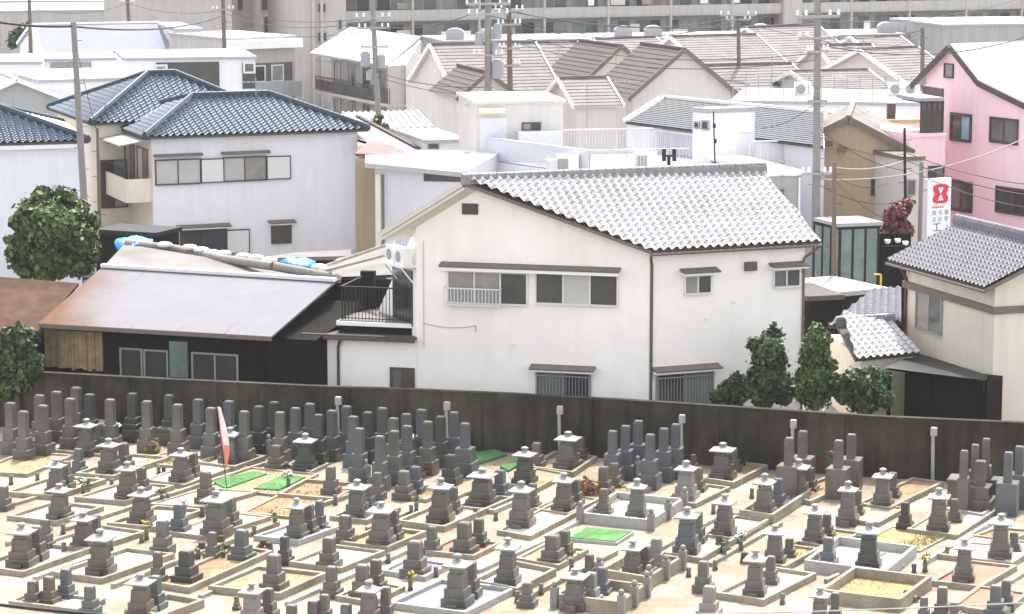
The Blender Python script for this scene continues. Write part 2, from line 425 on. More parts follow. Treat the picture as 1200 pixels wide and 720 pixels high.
def rust_roof(name):
    m = mat(name, (0.18, 0.177, 0.19), 0.65, 0.15, var=0.07, scale=1.2)
    nt = m.node_tree; N = nt.nodes; L = nt.links; b = N['Principled BSDF']
    src = b.inputs['Base Color'].links[0].from_socket
    tc = N.new('ShaderNodeTexCoord'); sp = N.new('ShaderNodeSeparateXYZ'); L.new(tc.outputs['Object'], sp.inputs[0])
    no = N.new('ShaderNodeTexNoise'); no.inputs['Scale'].default_value = 0.7; no.inputs['Detail'].default_value = 6; L.new(tc.outputs['Object'], no.inputs['Vector'])
    ma = N.new('ShaderNodeMath'); ma.operation = 'MULTIPLY_ADD'; ma.inputs[1].default_value = 2.6; L.new(no.outputs['Fac'], ma.inputs[0]); L.new(sp.outputs['X'], ma.inputs[2])
    mr = N.new('ShaderNodeMapRange'); mr.inputs['From Min'].default_value = -0.1; mr.inputs['From Max'].default_value = -2.7; L.new(ma.outputs[0], mr.inputs['Value'])
    mx = N.new('ShaderNodeMix'); mx.data_type = 'RGBA'; mx.inputs['B'].default_value = (0.12, 0.052, 0.022, 1)
    L.new(mr.outputs['Result'], mx.inputs['Factor']); L.new(src, mx.inputs['A']); L.new(mx.outputs['Result'], b.inputs['Base Color'])
rust_roof('shed_metal')
mat('brown_roof', (0.065, 0.035, 0.02), 0.85, 0.15, var=0.3, scale=2, tint=(0.09, 0.045, 0.025), tscale=1)
mat('grey_roof', (0.19, 0.175, 0.16), 0.8, 0.3, var=0.2, scale=1.6, tint=(0.13, 0.12, 0.11), tscale=0.8)
mat('tarp_blue', (0.04, 0.22, 0.60), 0.45, 0.45, var=0.25, scale=6, bump=0.4, bscale=8)
mat('sandbag', (0.66, 0.65, 0.62), 0.9, 0.2, var=0.15, scale=8)
mat('glass_dark', (0.05, 0.052, 0.05), 0.12, 0.5, var=0.35, scale=1.1)
mat('glass_curtain', (0.46, 0.45, 0.43), 0.25, 0.5, var=0.08, scale=2)
mat('glass_green', (0.16, 0.21, 0.19), 0.12, 0.5, var=0.3, scale=1.0)
mat('glass_greenlow', (0.36, 0.42, 0.38), 0.2, 0.5, var=0.15, scale=1.0)
mat('glass_blue', (0.22, 0.38, 0.52), 0.15, 0.5, var=0.2)
mat('glass_grey', (0.13, 0.13, 0.13), 0.15, 0.5, var=0.3, scale=0.9)
mat('glass_lace', (0.26, 0.25, 0.235), 0.25, 0.5, var=0.2, scale=1.5)
mat('pole_concrete', (0.23, 0.215, 0.195), 0.85, 0.3, var=0.12, scale=2)
mat('pole_brown', (0.15, 0.12, 0.095), 0.85, 0.3, var=0.15, scale=2)
mat('transformer_grey', (0.30, 0.31, 0.33), 0.6, 0.4, var=0.08)
mat('cable_black', (0.02, 0.02, 0.022), 0.6, 0.4, var=0.1)
mat('cable_grey', (0.40, 0.385, 0.35), 0.6, 0.4, var=0.1)
mat('sign_white', (0.80, 0.80, 0.82), 0.5, 0.4, var=0.03)
mat('sign_red', (0.62, 0.03, 0.055), 0.5, 0.4, var=0.05)
mat('sign_blue', (0.04, 0.07, 0.13), 0.5, 0.4, var=0.05)
mat('sign_grey', (0.25, 0.30, 0.31), 0.5, 0.4, var=0.05)
mat('bark', (0.10, 0.075, 0.05), 0.9, 0.2, var=0.3, scale=6)
leaf_mat('leaf_broad', (0.014, 0.03, 0.008), (0.11, 0.17, 0.04))
leaf_mat('leaf_dark', (0.010, 0.022, 0.008), (0.07, 0.115, 0.034))
leaf_mat('leaf_red', (0.10, 0.03, 0.035), (0.24, 0.07, 0.07))
leaf_mat('leaf_dry', (0.20, 0.10, 0.04), (0.36, 0.20, 0.08))
leaf_mat('leaf_straw', (0.20, 0.17, 0.06), (0.40, 0.30, 0.10))

# ------------------------------------------------------------------ sky and sun
SUN_EL, SUN_AZ = 60.0, 14.0          # the sun stands behind the houses, a little to the right
world = bpy.data.worlds.new('World'); SC.world = world; world.use_nodes = True
wn = world.node_tree
bg = wn.nodes['Background']
sky = wn.nodes.new('ShaderNodeTexSky'); sky.sky_type = 'NISHITA'; sky.sun_disc = False
sky.sun_elevation = R(SUN_EL); sky.sun_rotation = R(SUN_AZ)
sky.air_density = 1.0; sky.dust_density = 2.5; sky.ozone_density = 1.0
hs = wn.nodes.new('ShaderNodeHueSaturation'); hs.inputs['Saturation'].default_value = 0.22
wn.links.new(sky.outputs['Color'], hs.inputs['Color']); wn.links.new(hs.outputs['Color'], bg.inputs['Color'])
bg.inputs['Strength'].default_value = 0.15
sl = bpy.data.lights.new('sun', 'SUN'); so = bpy.data.objects.new('sun', sl); COL.objects.link(so)
sl.energy = 2.0; sl.angle = R(0.6); sl.color = (1.0, 0.955, 0.88)
sdir = Vector((math.sin(R(SUN_AZ)) * math.cos(R(SUN_EL)), math.cos(R(SUN_AZ)) * math.cos(R(SUN_EL)), math.sin(R(SUN_EL))))
so.rotation_euler = (-sdir).to_track_quat('-Z', 'Y').to_euler()
so.location = (60, 150, 120)
SC.view_settings.view_transform = 'Standard'; SC.view_settings.look = 'None'
SC.view_settings.exposure = 1.78; SC.view_settings.gamma = 1.0
SC.view_settings.use_curve_mapping = False

# ------------------------------------------------------------------ ground
def sheet(name, pts, z, m, kind='structure'):
    mb = MB(); mb.add([(p[0], p[1], z) for p in pts], [list(range(len(pts)))])
    o = mb.build(name, m, fix=False)
    me = o.data
    if me.polygons[0].normal.z < 0: me.flip_normals()
    o['kind'] = kind
    return o
sheet('ground', [(-900, -60), (900, -60), (900, 2500), (-900, 2500)], -0.012, 'town_ground')

GA = R(-18.0)                        # direction the graves face
# cemetery boundary wall, traced along its top edge
WALL_Z = 2.0
wt = [(-60, 431), (60, 437), (200, 444.5), (361, 452), (486, 456.5), (600, 461.5), (765, 470.5), (900, 479.5), (1030, 488), (1200, 495.5), (1260, 498)]
wp = [W(u, v, WALL_Z) for u, v in wt]
cem = [(p.x, p.y) for p in wp]
sheet('cemetery_ground', [(-30, 52), (30, 52)] + cem[::-1], 0.0, 'pale_concrete')
# ------------------------------------------------------------------ cemetery
LAB = []                              # (object, phrase, pixel, place): labels that single each one out are written at the end
def lab(o, phrase, px): LAB.append((o, phrase, px))

def boundary_wall():
    t = thing('boundary_wall', 'long dark mossy concrete wall along the back edge of the cemetery', 'wall', wp[5].copy() * 1.0)
    t.location.z = 0
    mb = MB(); cp = MB()
    for a, b in zip(wp[:-1], wp[1:]):
        a2 = Vector((a.x, a.y, 0)); b2 = Vector((b.x, b.y, 0)); d = (b2 - a2).normalized()
        b2 = b2 + d * 0.01
        n = Vector((-d.y, d.x, 0)) * 0.18
        mb.prism([(a2.x, a2.y), (b2.x, b2.y), (b2.x + n.x, b2.y + n.y), (a2.x + n.x, a2.y + n.y)], -0.01, [a.z - 0.06, b.z - 0.06, b.z - 0.06, a.z - 0.06])
        k = n * 0.2
        cp.prism([(a2.x - k.x, a2.y - k.y), (b2.x - k.x, b2.y - k.y), (b2.x + n.x + k.x, b2.y + n.y + k.y), (a2.x + n.x + k.x, a2.y + n.y + k.y)], [a.z - 0.06, b.z - 0.06, b.z - 0.06, a.z - 0.06], [a.z, b.z, b.z, a.z])
    mb.build('wall_panel', 'wall_concrete', t); cp.build('coping', 'wall_concrete', t)
    for u in (95, 250, 405, 560, 690, 838, 985, 1120):
        g = W(u, 0 + next(v0 + (v1 - v0) * (u - u0) / (u1 - u0) for (u0, v0), (u1, v1) in zip(wt[:-1], wt[1:]) if u0 <= u <= u1), WALL_Z)
        q = MB(); q.box((g.x, g.y, 0), (.26, .10, WALL_Z - .07), R(-14)); q.build('wall_pier', 'wall_concrete', t)
boundary_wall()

def ground_pos(u, vb, bw):
    """centre of a turned square footprint whose nearest corner shows at vb and which is bw pixels across"""
    g = W(u, vb, 0); s = F_PX / g.y
    a = bw / (1.26 * s)
    return Vector((g.x, g.y + 0.60 * a, 0)), a

GM = ['granite', 'granite', 'granite_brown', 'granite', 'granite_blue', 'granite_brown']
WORD = {'granite': 'grey', 'granite_brown': 'brownish grey', 'granite_blue': 'bluish grey', 'granite_dark': 'dark grey', 'granite_black': 'black', 'granite_pale': 'pale grey'}
rg = random.Random(5)

def capped(u, vt, vb, bw=27, m=None):
    m = m or rg.choice(GM[:4])
    c, a = ground_pos(u, vb, bw * 1.17); h = WY(u, vt, c.y).z
    rot = GA + R(rg.uniform(-4, 4))
    t = thing('capped_gravestone', None, 'gravestone', c, 'capped gravestones')
    j = lambda k: k * rg.uniform(0.94, 1.06)
    z = 0.0; h1 = 0.21 * h; h2 = j(0.17) * h
    MB().box((c.x, c.y, z), (a, a, h1), rot, ch=0.018).build('lower_base', m, t); z += h1
    MB().box((c.x, c.y, z), (0.80 * a, 0.80 * a, h2), rot, ch=0.016).build('upper_base', m, t); z += h2
    hb = 0.27 * h
    MB().box((c.x, c.y, z), (0.63 * a, 0.63 * a, hb), rot, ch=0.016, taper=0.94).build('body', m, t); z += hb
    hn = 0.09 * h
    mb = MB(); mb.rings((c.x, c.y, z), [(0.31 * a, 0), (0.33 * a, 0.3 * hn), (0.29 * a, hn)], 10, rot); mb.build('neck', m, t); z += hn
    hc = 0.14 * h; q = 0.7071 * j(0.95) * a
    mb = MB()
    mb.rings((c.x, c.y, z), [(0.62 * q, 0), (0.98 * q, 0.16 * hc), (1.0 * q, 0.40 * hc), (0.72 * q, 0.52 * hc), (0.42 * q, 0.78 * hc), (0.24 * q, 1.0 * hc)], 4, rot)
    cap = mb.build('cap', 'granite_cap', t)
    # lift the four eave corners a little
    off = parent_loc(t)
    zc = z + hc; r = 0.075 * a + 0.045
    mb = MB(); hf = h - zc
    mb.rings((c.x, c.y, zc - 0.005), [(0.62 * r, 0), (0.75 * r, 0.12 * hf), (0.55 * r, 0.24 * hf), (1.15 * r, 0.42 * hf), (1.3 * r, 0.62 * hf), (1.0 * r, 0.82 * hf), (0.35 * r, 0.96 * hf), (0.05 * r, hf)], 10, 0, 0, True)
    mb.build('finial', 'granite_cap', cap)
    fn = Vector((math.sin(rot), -math.cos(rot), 0)); q = c + fn * (a * .5 + .10)
    mb = MB(); mb.box((q.x, q.y, 0), (.34 * a + .06, .15, .16 + .05 * rg.random()), rot, ch=.012); mb.build('offering_stand', m, t)
    lab(t, WORD[m] + ' gravestone with ball-topped cap', (u, (vt + vb) / 2))
    return t

def pillar(u, vt, vb=None, bw=21, m=None, h=None, pw=0.50, group='pillar gravestones', ph=0.47, bases=2):
    m = m or rg.choice(GM)
    if vb is None:
        g = W(u, vt, h); c = Vector((g.x, g.y, 0)); a = bw / (1.26 * F_PX / g.y)
    else:
        c, a = ground_pos(u, vb, bw * 1.17); h = WY(u, vt, c.y).z
    rot = GA + R(rg.uniform(-4, 4))
    t = thing('pillar_gravestone', None, 'gravestone', c, group)
    ph = ph * rg.uniform(0.95, 1.06); z = 0
    if bases == 2:
        h1 = (1 - ph) * 0.52 * h; h2 = (1 - ph) * 0.48 * h
        MB().box((c.x, c.y, z), (a, a, h1), rot, ch=0.016).build('lower_base', m, t); z += h1
        MB().box((c.x, c.y, z), (0.74 * a, 0.74 * a, h2), rot, ch=0.014).build('upper_base', m, t); z += h2
    else:
        h1 = (1 - ph) * h
        MB().box((c.x, c.y, z), (a, a, h1), rot, ch=0.016).build('lower_base', m, t); z += h1
    w = pw * a; hp = h - z
    mb = MB(); mb.box((c.x, c.y, z), (w, w * 0.94, hp - 0.04), rot, taper=0.97)
    mb.box((c.x, c.y, z + hp - 0.04), (w * 0.97, w * 0.91, 0.04), rot, taper=0.82)
    mb.build('pillar', m, t)
    lab(t, WORD[m] + ' pillar gravestone', (u, (vt + (vb or vt + 60)) / 2))
    return t

# back rows by the wall: only the tops are free to see, every pillar about 1.7 m tall
for u, v in [(12, 472), (46, 463), (50, 475), (66, 459), (82, 467), (105, 462), (129, 468), (172, 470), (208, 474), (247, 478), (286, 482), (328, 483), (27, 482)]:
    pillar(u, v, h=1.72 if u not in (27,) else 1.65, bw=26, m=rg.choice(['granite', 'granite_dark', 'granite']), pw=0.5, ph=0.5, group='pillar gravestones along the wall')
for u, v in [(89, 454), (198, 463), (232, 468), (155, 461), (268, 470), (303, 476), (321, 471), (346, 478), (363, 473), (373, 486), (389, 481), (406, 476), (414, 488), (431, 483), (448, 478), (461, 490), (476, 485), (494, 480), (516, 488), (532, 483)]:
    pillar(u, v, h=1.66, bw=26, m=rg.choice(['granite_dark', 'granite_blue', 'granite']), pw=0.5, ph=0.5, group='pillar gravestones along the wall')
for u, v in [(421, 502), (445, 511), (462, 505), (477, 499), (501, 494)]:
    pillar(u, v, h=1.72, bw=27, m=rg.choice(['granite_blue', 'granite']), pw=0.48, group='pillar gravestones along the wall')
pillar(545, 496, h=1.72, bw=34, m='granite_blue', pw=0.38, group='pillar gravestones along the wall')
for u, v, h in [(718, 505, 1.7), (733, 499, 1.72), (748, 493, 1.74), (762, 509, 1.72), (778, 502, 1.7), (792, 497, 1.74)]:
    pillar(u, v, h=h, bw=30, m='granite_blue', pw=0.42, ph=0.44, group='pillar gravestones along the wall')
for u, v, h in [(925, 513, 1.9), (941, 505, 1.85), (983, 516, 1.8), (998, 509, 1.75), (1182, 530, 1.9), (1195, 523, 1.9)]:
    pillar(u, v, h=h, bw=32, m='granite_blue' if u > 1100 else 'granite', pw=0.4, ph=0.45, bases=1, group='pillar gravestones along the wall')
for u, v in [(1130, 528), (1143, 521), (1156, 514)]:
    pillar(u, v, h=1.95, bw=17, m='granite', pw=0.66, ph=0.42, bases=1, group='pillar gravestones along the wall')
pillar(1151, 540, 604, bw=40, m='granite_brown', pw=0.36, ph=0.46)
# low blocks standing between the back pillars
for u, vt, vb, bw, m in [(114, 490, 520, 26, 'granite_dark'), (154, 493, 520, 23, 'granite_dark'), (192, 498, 524, 22, 'granite_brown'), (1136, 555, 600, 52, 'granite'), (1178, 557, 594, 34, 'granite_blue'), (36, 512, 536, 34, 'granite_dark')]:
    c, a = ground_pos(u, vb, bw); h = WY(u, vt, c.y).z * 0.88
    t = thing('stone_block', None, 'stone block', c, 'low stone blocks between the graves')
    MB().box((c.x, c.y, 0), (a, a * 0.8, h - 0.12), GA, ch=0.02).build('block', m, t)
    MB().box((c.x, c.y, h - 0.12), (a * 1.05, a * 0.85, 0.12), GA, ch=0.02).build('top_slab', m, t)
    lab(t, WORD[m] + ' low block with flat top', (u, (vt + vb) / 2))

CAPPED = [(100, 490, 536, 25), (126, 513, 559, 27), (64, 537, 583, 24), (68, 566, 613, 28), (148, 540, 589, 28), (164, 570, 618, 30), (96, 599, 647, 28),
 (116, 619, 678, 33), (23, 612, 669, 34), (163, 671, 729, 34), (211, 524, 569, 26), (252, 574, 633, 34), (347, 583, 637, 26), (294, 682, 736, 30),
 (357, 507, 554, 27), (269, 500, 547, 26), (418, 561, 611, 30), (446, 587, 645, 33), (516, 559, 617, 32), (565, 548, 597, 36), (432, 679, 742, 30),
 (536, 648, 717, 35), (595, 629, 691, 30), (615, 523, 572, 28), (666, 505, 553, 32), (611, 563, 623, 32), (661, 553, 604, 28), (747, 560, 612, 27),
 (742, 632, 684, 29), (674, 665, 718, 33), (805, 539, 590, 30), (848, 518, 566, 32), (897, 554, 610, 28), (937, 537, 588, 30), (850, 578, 632, 28),
 (806, 593, 654, 33), (909, 614, 666, 28), (956, 590, 642, 28), (886, 643, 704, 29), (962, 687, 742, 27), (1036, 548, 599, 27), (995, 563, 618, 27),
 (1102, 571, 628, 29), (1175, 601, 660, 31), (1020, 610, 672, 32), (1132, 630, 687, 29)]
DARKC = {(357, 507): 'granite_dark', (615, 523): 'granite_dark', (1020, 610): 'granite_dark', (565, 548): 'granite_brown', (805, 539): 'granite_pale', (806, 593): 'granite_blue', (294, 682): 'granite_pale'}
for u, vt, vb, bw in CAPPED: capped(u, vt, vb, bw, DARKC.get((u, vt)))

PILL = [(77, 541, 577, 18), (91, 526, 557, 18), (165, 548, 580, 20), (112, 604, 639, 18), (42, 617, 661, 24), (52, 609, 646, 20), (2, 570, 600, 22),
 (37, 681, 713, 24), (56, 676, 712, 24), (76, 667, 706, 23), (104, 687, 724, 24), (181, 675, 720, 25), (184, 647, 688, 20), (189, 610, 653, 27),
 (226, 531, 563, 18), (240, 553, 595, 24), (269, 583, 622, 24), (209, 591, 628, 24), (248, 624, 659, 20), (282, 621, 662, 29), (217, 645, 688, 32),
 (362, 591, 631, 21), (374, 587, 624, 18), (387, 547, 583, 22), (333, 629, 664, 20), (320, 650, 697, 31), (385, 630, 670, 28), (388, 664, 703, 25),
 (323, 522, 553, 25), (287, 505, 540, 22), (432, 568, 600, 18), (462, 598, 636, 20), (404, 604, 640, 26), (442, 554, 588, 20), (473, 552, 588, 26), (487, 547, 582, 22),
 (490, 535, 562, 16), (528, 533, 570, 25), (531, 571, 606, 21), (586, 551, 587, 24), (506, 617, 651, 23), (544, 612, 654, 31), (561, 608, 645, 24),
 (486, 634, 680, 34), (424, 662, 705, 30), (440, 656, 694, 24), (552, 658, 706, 25), (629, 519, 551, 21), (681, 513, 541, 20), (624, 567, 600, 20),
 (675, 562, 597, 20), (708, 547, 583, 24), (720, 543, 575, 22), (708, 573, 608, 22), (757, 640, 679, 25), (770, 631, 670, 25), (693, 671, 712, 26),
 (706, 665, 703, 24), (691, 650, 684, 20), (648, 627, 666, 33), (662, 622, 656, 24), (618, 683, 714, 24), (818, 548, 580, 24), (860, 526, 556, 22), (813, 533, 556, 14),
 (913, 561, 600, 22), (950, 548, 580, 22), (818, 600, 640, 24), (926, 631, 657, 20), (970, 603, 633, 20), (904, 652, 690, 22), (825, 658, 697, 26),
 (832, 687, 728, 30), (972, 630, 667, 24), (1047, 554, 588, 22), (1120, 585, 617, 22), (1062, 589, 623, 20), (1190, 624, 651, 22), (1169, 686, 726, 28),
 (1181, 680, 718, 24), (1106, 688, 728, 26), (367, 704, 738, 26), (380, 697, 736, 22), (341, 709, 742, 24), (405, 708, 742, 24), (1006, 575, 608, 18), (277, 699, 716, 10),
 (1084, 700, 732, 20), (1120, 706, 734, 22)]
DARKP = {(333, 629): 'granite_dark', (1062, 589): 'granite_black', (528, 533): 'granite_dark', (832, 687): 'granite_pale', (770, 631): 'granite_pale', (972, 630): 'granite_blue', (544, 612): 'granite_brown', (693, 671): 'granite_pale', (217, 645): 'granite_dark'}
SINGLE = {1020, 1132, 747, 116, 164, 68, 357, 850, 1036}
for u, vt, vb, bw in CAPPED:
    if u in SINGLE or any(abs(p[0] - u) < 26 and abs(p[2] - vb) < 28 and p[0] > u for p in PILL): continue
    PILL.append((u + bw * .66, vt + (vb - vt) * .14, vb - 8, bw * .78))
for u, vt, vb, bw in PILL: pillar(u, vt, vb, bw, DARKP.get((u, vt)))
# slim carved statues
for u, vt, vb in [(429, 540, 566), (747, 536, 562), (315, 511, 535)]:
    g = W(u, vb, 0); s = F_PX / g.y; h = WY(u, vt, g.y).z
    t = thing('stone_statue', None, 'statue', g, 'small stone figures')
    MB().box((g.x, g.y, 0), (0.26, 0.24, 0.12), GA, ch=0.015).build('base', 'granite_pale', t)
    mb = MB(); mb.rings((g.x, g.y, 0.12), [(0.11, 0), (0.125, 0.15 * h), (0.10, 0.45 * h), (0.115, 0.6 * h), (0.05, 0.70 * h)], 10, 0, 0, True); mb.build('body', 'granite_pale', t)
    mb = MB(); mb.ball((g.x, g.y, 0.12 + 0.78 * h), 0.075, 10, 0, 1.2); mb.build('head', 'granite_pale', t)
    lab(t, 'slim pale stone figure on a small base', (u, (vt + vb) / 2))

# plots: kerbed rectangles traced by front-left, front-right and back-right corner
PLOTS = [(-30, 669, 28, 677, 105, 649, 'pink', .16), (62, 677, 120, 685, 205, 655, 'white', .16), (8, 610, 67, 617, 122, 599, 'pink', .14), (50, 641, 107, 649, 172, 628, 'white', .14),
 (125, 619, 183, 624, 240, 603, 'pink', .15), (6, 582, 66, 587, 125, 567, 'cream', .14), (-30, 556, 32, 560, 88, 537, 'tan', .10), (88, 560, 133, 564, 200, 541, 'cream', .14),
 (87, 588, 147, 593, 205, 574, 'white', .12), (170, 566, 216, 573, 272, 552, 'white', .12), (174, 595, 240, 599, 303, 580, 'pink', .12), (195, 628, 244, 634, 318, 610, 'white', .12),
 (178, 689, 222, 696, 320, 652, 'earth', .16), (244, 695, 328, 704, 384, 679, 'tan', .18), (297, 634, 350, 640, 398, 623, 'grey', .14), (238, 574, 326, 583, 374, 558, 'tan', .06),
 (282, 604, 340, 609, 385, 586, 'earth', .06), (325, 584, 394, 590, 425, 572, 'earth', .12), (386, 610, 430, 615, 470, 600, 'cream', .14), (398, 641, 454, 648, 500, 629, 'straw', .16),
 (338, 664, 400, 672, 452, 651, 'white', .14), (464, 616, 521, 624, 602, 589, 'cream', .16), (532, 598, 580, 603, 626, 583, 'grey', .12), (498, 651, 556, 657, 588, 641, 'red', .12),
 (446, 674, 498, 682, 530, 666, 'grey', .12), (456, 714, 546, 726, 604, 697, 'grey', .16), (553, 688, 606, 699, 652, 675, 'pink', .18), (393, 704, 437, 712, 475, 693, 'cream', .14),
 (582, 627, 622, 634, 685, 601, 'white', .14), (625, 601, 666, 608, 703, 590, 'cream', .14), (680, 613, 763, 622, 802, 596, 'white', .30), (604, 660, 655, 669, 690, 650, 'tan', .14),
 (702, 682, 760, 692, 800, 668, 'pink', .34), (650, 712, 728, 722, 758, 700, 'cream', .34), (764, 652, 822, 661, 905, 613, 'white', .14), (822, 631, 866, 637, 904, 614, 'white', .10),
 (866, 609, 906, 615, 948, 587, 'white', .30), (822, 567, 860, 573, 900, 552, 'tan', .20), (774, 590, 815, 596, 856, 576, 'cream', .14), (915, 586, 950, 593, 1002, 570, 'earth', .14),
 (886, 664, 920, 671, 967, 646, 'straw', .16), (924, 644, 968, 650, 1010, 629, 'earth', .12), (838, 702, 895, 711, 957, 679, 'white', .16), (942, 670, 1038, 683, 1074, 653, 'white', .30),
 (960, 706, 1055, 718, 1092, 690, 'straw', .32), (1090, 687, 1150, 694, 1192, 669, 'red', .16), (1062, 625, 1122, 633, 1188, 590, 'cream', .14), (1096, 655, 1186, 666, 1224, 642, 'white', .14),
 (1004, 596, 1042, 602, 1106, 571, 'earth', .16), (1115, 716, 1176, 725, 1206, 701, 'red', .14), (592, 572, 628, 579, 664, 560, 'tan', .14), (620, 553, 672, 560, 700, 541, 'tan', .16),
 (1108, 602, 1152, 609, 1194, 585, 'grey', .14), (230, 547, 275, 553, 312, 540, 'cream', .14), (336, 548, 365, 557, 386, 547, 'cream', .12), (470, 586, 500, 590, 528, 576, 'earth', .12),
 (690, 586, 722, 592, 752, 577, 'earth', .10), (1120, 640, 1170, 644, 1215, 626, 'straw', .12), (10, 711, 96, 722, 124, 708, 'white', .14), (146, 723, 190, 731, 240, 712, 'cream', .2),
 (1000, 640, 1078, 648, 1120, 626, 'straw', .03), (60, 530, 120, 536, 150, 521, 'tan', .06), (160, 545, 205, 549, 235, 537, 'straw', .05), (980, 612, 1030, 618, 1062, 600, 'cream', .14)]
FW = {'pink': 'pinkish gravel', 'white': 'white gravel', 'cream': 'cream sand', 'tan': 'tan soil', 'earth': 'reddish brown soil', 'grey': 'grey gravel', 'red': 'red paving', 'straw': 'straw-coloured dry grass'}
for i, (a, b, c, d, e, f, k, kh) in enumerate(PLOTS):
    A, B, C = W(a, b), W(c, d), W(e, f); D = A + (C - B)
    if (C - B).length > 4.6:
        pass
    P4 = [A, B, C, D]; cen = (A + C) / 2; z = 0.05 + 0.0035 * (i % 17)
    t = thing('grave_plot', None, 'grave plot', Vector((cen.x, cen.y, 0)), 'kerbed grave plots')
    kw = 0.11; kh2 = kh + 0.004 * (i % 9)
    km = 'kerb_grey' if k in ('grey',) or i in (43, 30) else 'kerb_tan'
    mb = MB()
    t1 = (B - A).normalized(); t2 = (C - B).normalized()
    I4 = [A + t1 * kw + t2 * kw, B - t1 * kw + t2 * kw, C - t1 * kw - t2 * kw, D + t1 * kw - t2 * kw]
    vs = [(p.x, p.y, zz) for zz in (-0.005, kh2) for p in P4] + [(p.x, p.y, zz) for zz in (kh2, 0.0) for p in I4]
    fs = []
    for j in range(4):
        q = (j + 1) % 4
        fs += [[j, q, 4 + q, 4 + j], [4 + j, 4 + q, 8 + q, 8 + j], [8 + j, 8 + q, 12 + q, 12 + j]]
    mb.add(vs, fs); mb.build('kerb', km, t)
    g = MB(); zt = min(z, kh - 0.02) if kh > 0.05 else kh
    g.prism([(p.x, p.y) for p in I4], -0.004, zt); g.build('fill', 'fill_' + k, t)
    if i in (32, 33, 30):
        for p in (B, A, C, B.lerp(C, 0.5)):
            q = MB(); q.box((p.x, p.y, 0), (0.2, 0.2, kh + 0.22), GA, ch=0.015); q.ball((p.x, p.y, kh + 0.29), 0.085, 10)
            q.build('corner_post', 'granite_pale', t)
    lab(t, 'kerbed plot of ' + FW[k], px_of(cen))

# dry grass and weeds growing on the bare plots
gr_ = random.Random(77); mbg = MB(); mbw = MB()
for i, (a, b, c, d, e, f, k, kh) in enumerate(PLOTS):
    n = {'straw': 420, 'tan': 150, 'earth': 110, 'cream': 35, 'pink': 12, 'white': 10}.get(k, 0)
    A, B, C = W(a, b), W(c, d), W(e, f)
    clumps = [(gr_.random(), gr_.random()) for _ in range(7)]
    for _ in range(n):
        cx, cy = gr_.choice(clumps); x = min(.95, max(.05, cx + gr_.gauss(0, .12))); y = min(.95, max(.05, cy + gr_.gauss(0, .12)))
        p = A + (B - A) * x + (C - B) * y; p.z = (0.05 if kh > .05 else .03)
        h = gr_.uniform(.03, .13); q = Vector((gr_.uniform(-1, 1), gr_.uniform(-1, 1), 0)) * h * .7; w = Vector((gr_.uniform(-1, 1), gr_.uniform(-1, 1), 0)).normalized() * .014
        (mbw if gr_.random() < .12 else mbg).add([p - w, p + w, p + q + Vector((0, 0, h))], [[0, 1, 2]])
tag(mbg.build('dry_grass', 'leaf_straw', fix=False), 'thin straw-coloured dry grass on the bare plots', None, None, 'stuff')
tag(mbw.build('weeds', 'leaf_vase', fix=False), 'small green weeds on the bare plots', None, None, 'stuff')
# artificial turf pieces
for q, l in [([(247, 567), (265, 575), (313, 558), (297, 555)], 'left strip of green artificial turf beside the red flag'), ([(297, 575), (327, 577), (358, 562), (333, 559)], 'right strip of green artificial turf beyond the red flag'),
             ([(556, 533), (562, 545), (594, 535), (580, 529)], 'dull green turf strip at the foot of the wall, in shade'), ([(586, 549), (596, 554), (610, 546), (607, 540)], 'small green turf strip beside a dark capped gravestone')]:
    P = [W(u, v) for u, v in q]; mb = MB(); mb.prism([(p.x, p.y) for p in P], 0.0, 0.085)
    o = mb.build('turf_mat', 'turf'); tag(o, l, 'turf', 'turf mats on the graves')
A, B, C = W(665, 635), W(723, 640), W(743, 627); D = A + C - B
t = thing('turf_mat', 'bright green turf rectangle framed by a pale stone edge', 'turf', Vector(((A + C) / 2).to_tuple()), 'turf mats on the graves')
mb = MB(); mb.prism([(p.x, p.y) for p in (A, B, C, D)], 0.0, 0.10); mb.build('edge', 'kerb_grey', t)
ce = (A + C) / 2; mb = MB(); mb.prism([((p.x - ce.x) * 0.94 + ce.x, (p.y - ce.y) * 0.94 + ce.y) for p in (A, B, C, D)], 0.02, 0.125); mb.build('turf', 'turf', t)

# low kerb strips along the paths
for i, (a, b, c, d) in enumerate([(0, 598, 200, 537), (78, 622, 318, 543), (40, 681, 118, 653), (132, 690, 326, 616), (234, 702, 330, 662), (336, 710, 512, 633), (448, 717, 540, 676), (616, 704, 722, 650), (640, 632, 700, 603), (832, 664, 915, 616),
        (968, 684, 1036, 652), (1084, 662, 1180, 604), (1160, 699, 1230, 655), (910, 603, 962, 575), (1110, 610, 1150, 590), (700, 600, 770, 572), (430, 622, 480, 602), (560, 672, 640, 636), (8, 640, 60, 622), (360, 600, 410, 583)]):
    A, B = W(a, b), W(c, d); mb = MB(); mb.beam(A, B, .13, .10 + .01 * (i % 4)); o = mb.build('kerb_strip', ['kerb_tan', 'kerb_grey'][i % 3 == 2]); tag(o, None, 'kerb', 'low kerb strips along the paths', 'thing')
    lab(o, 'low stone kerb strip along a path', ((a + c) / 2, (b + d) / 2))
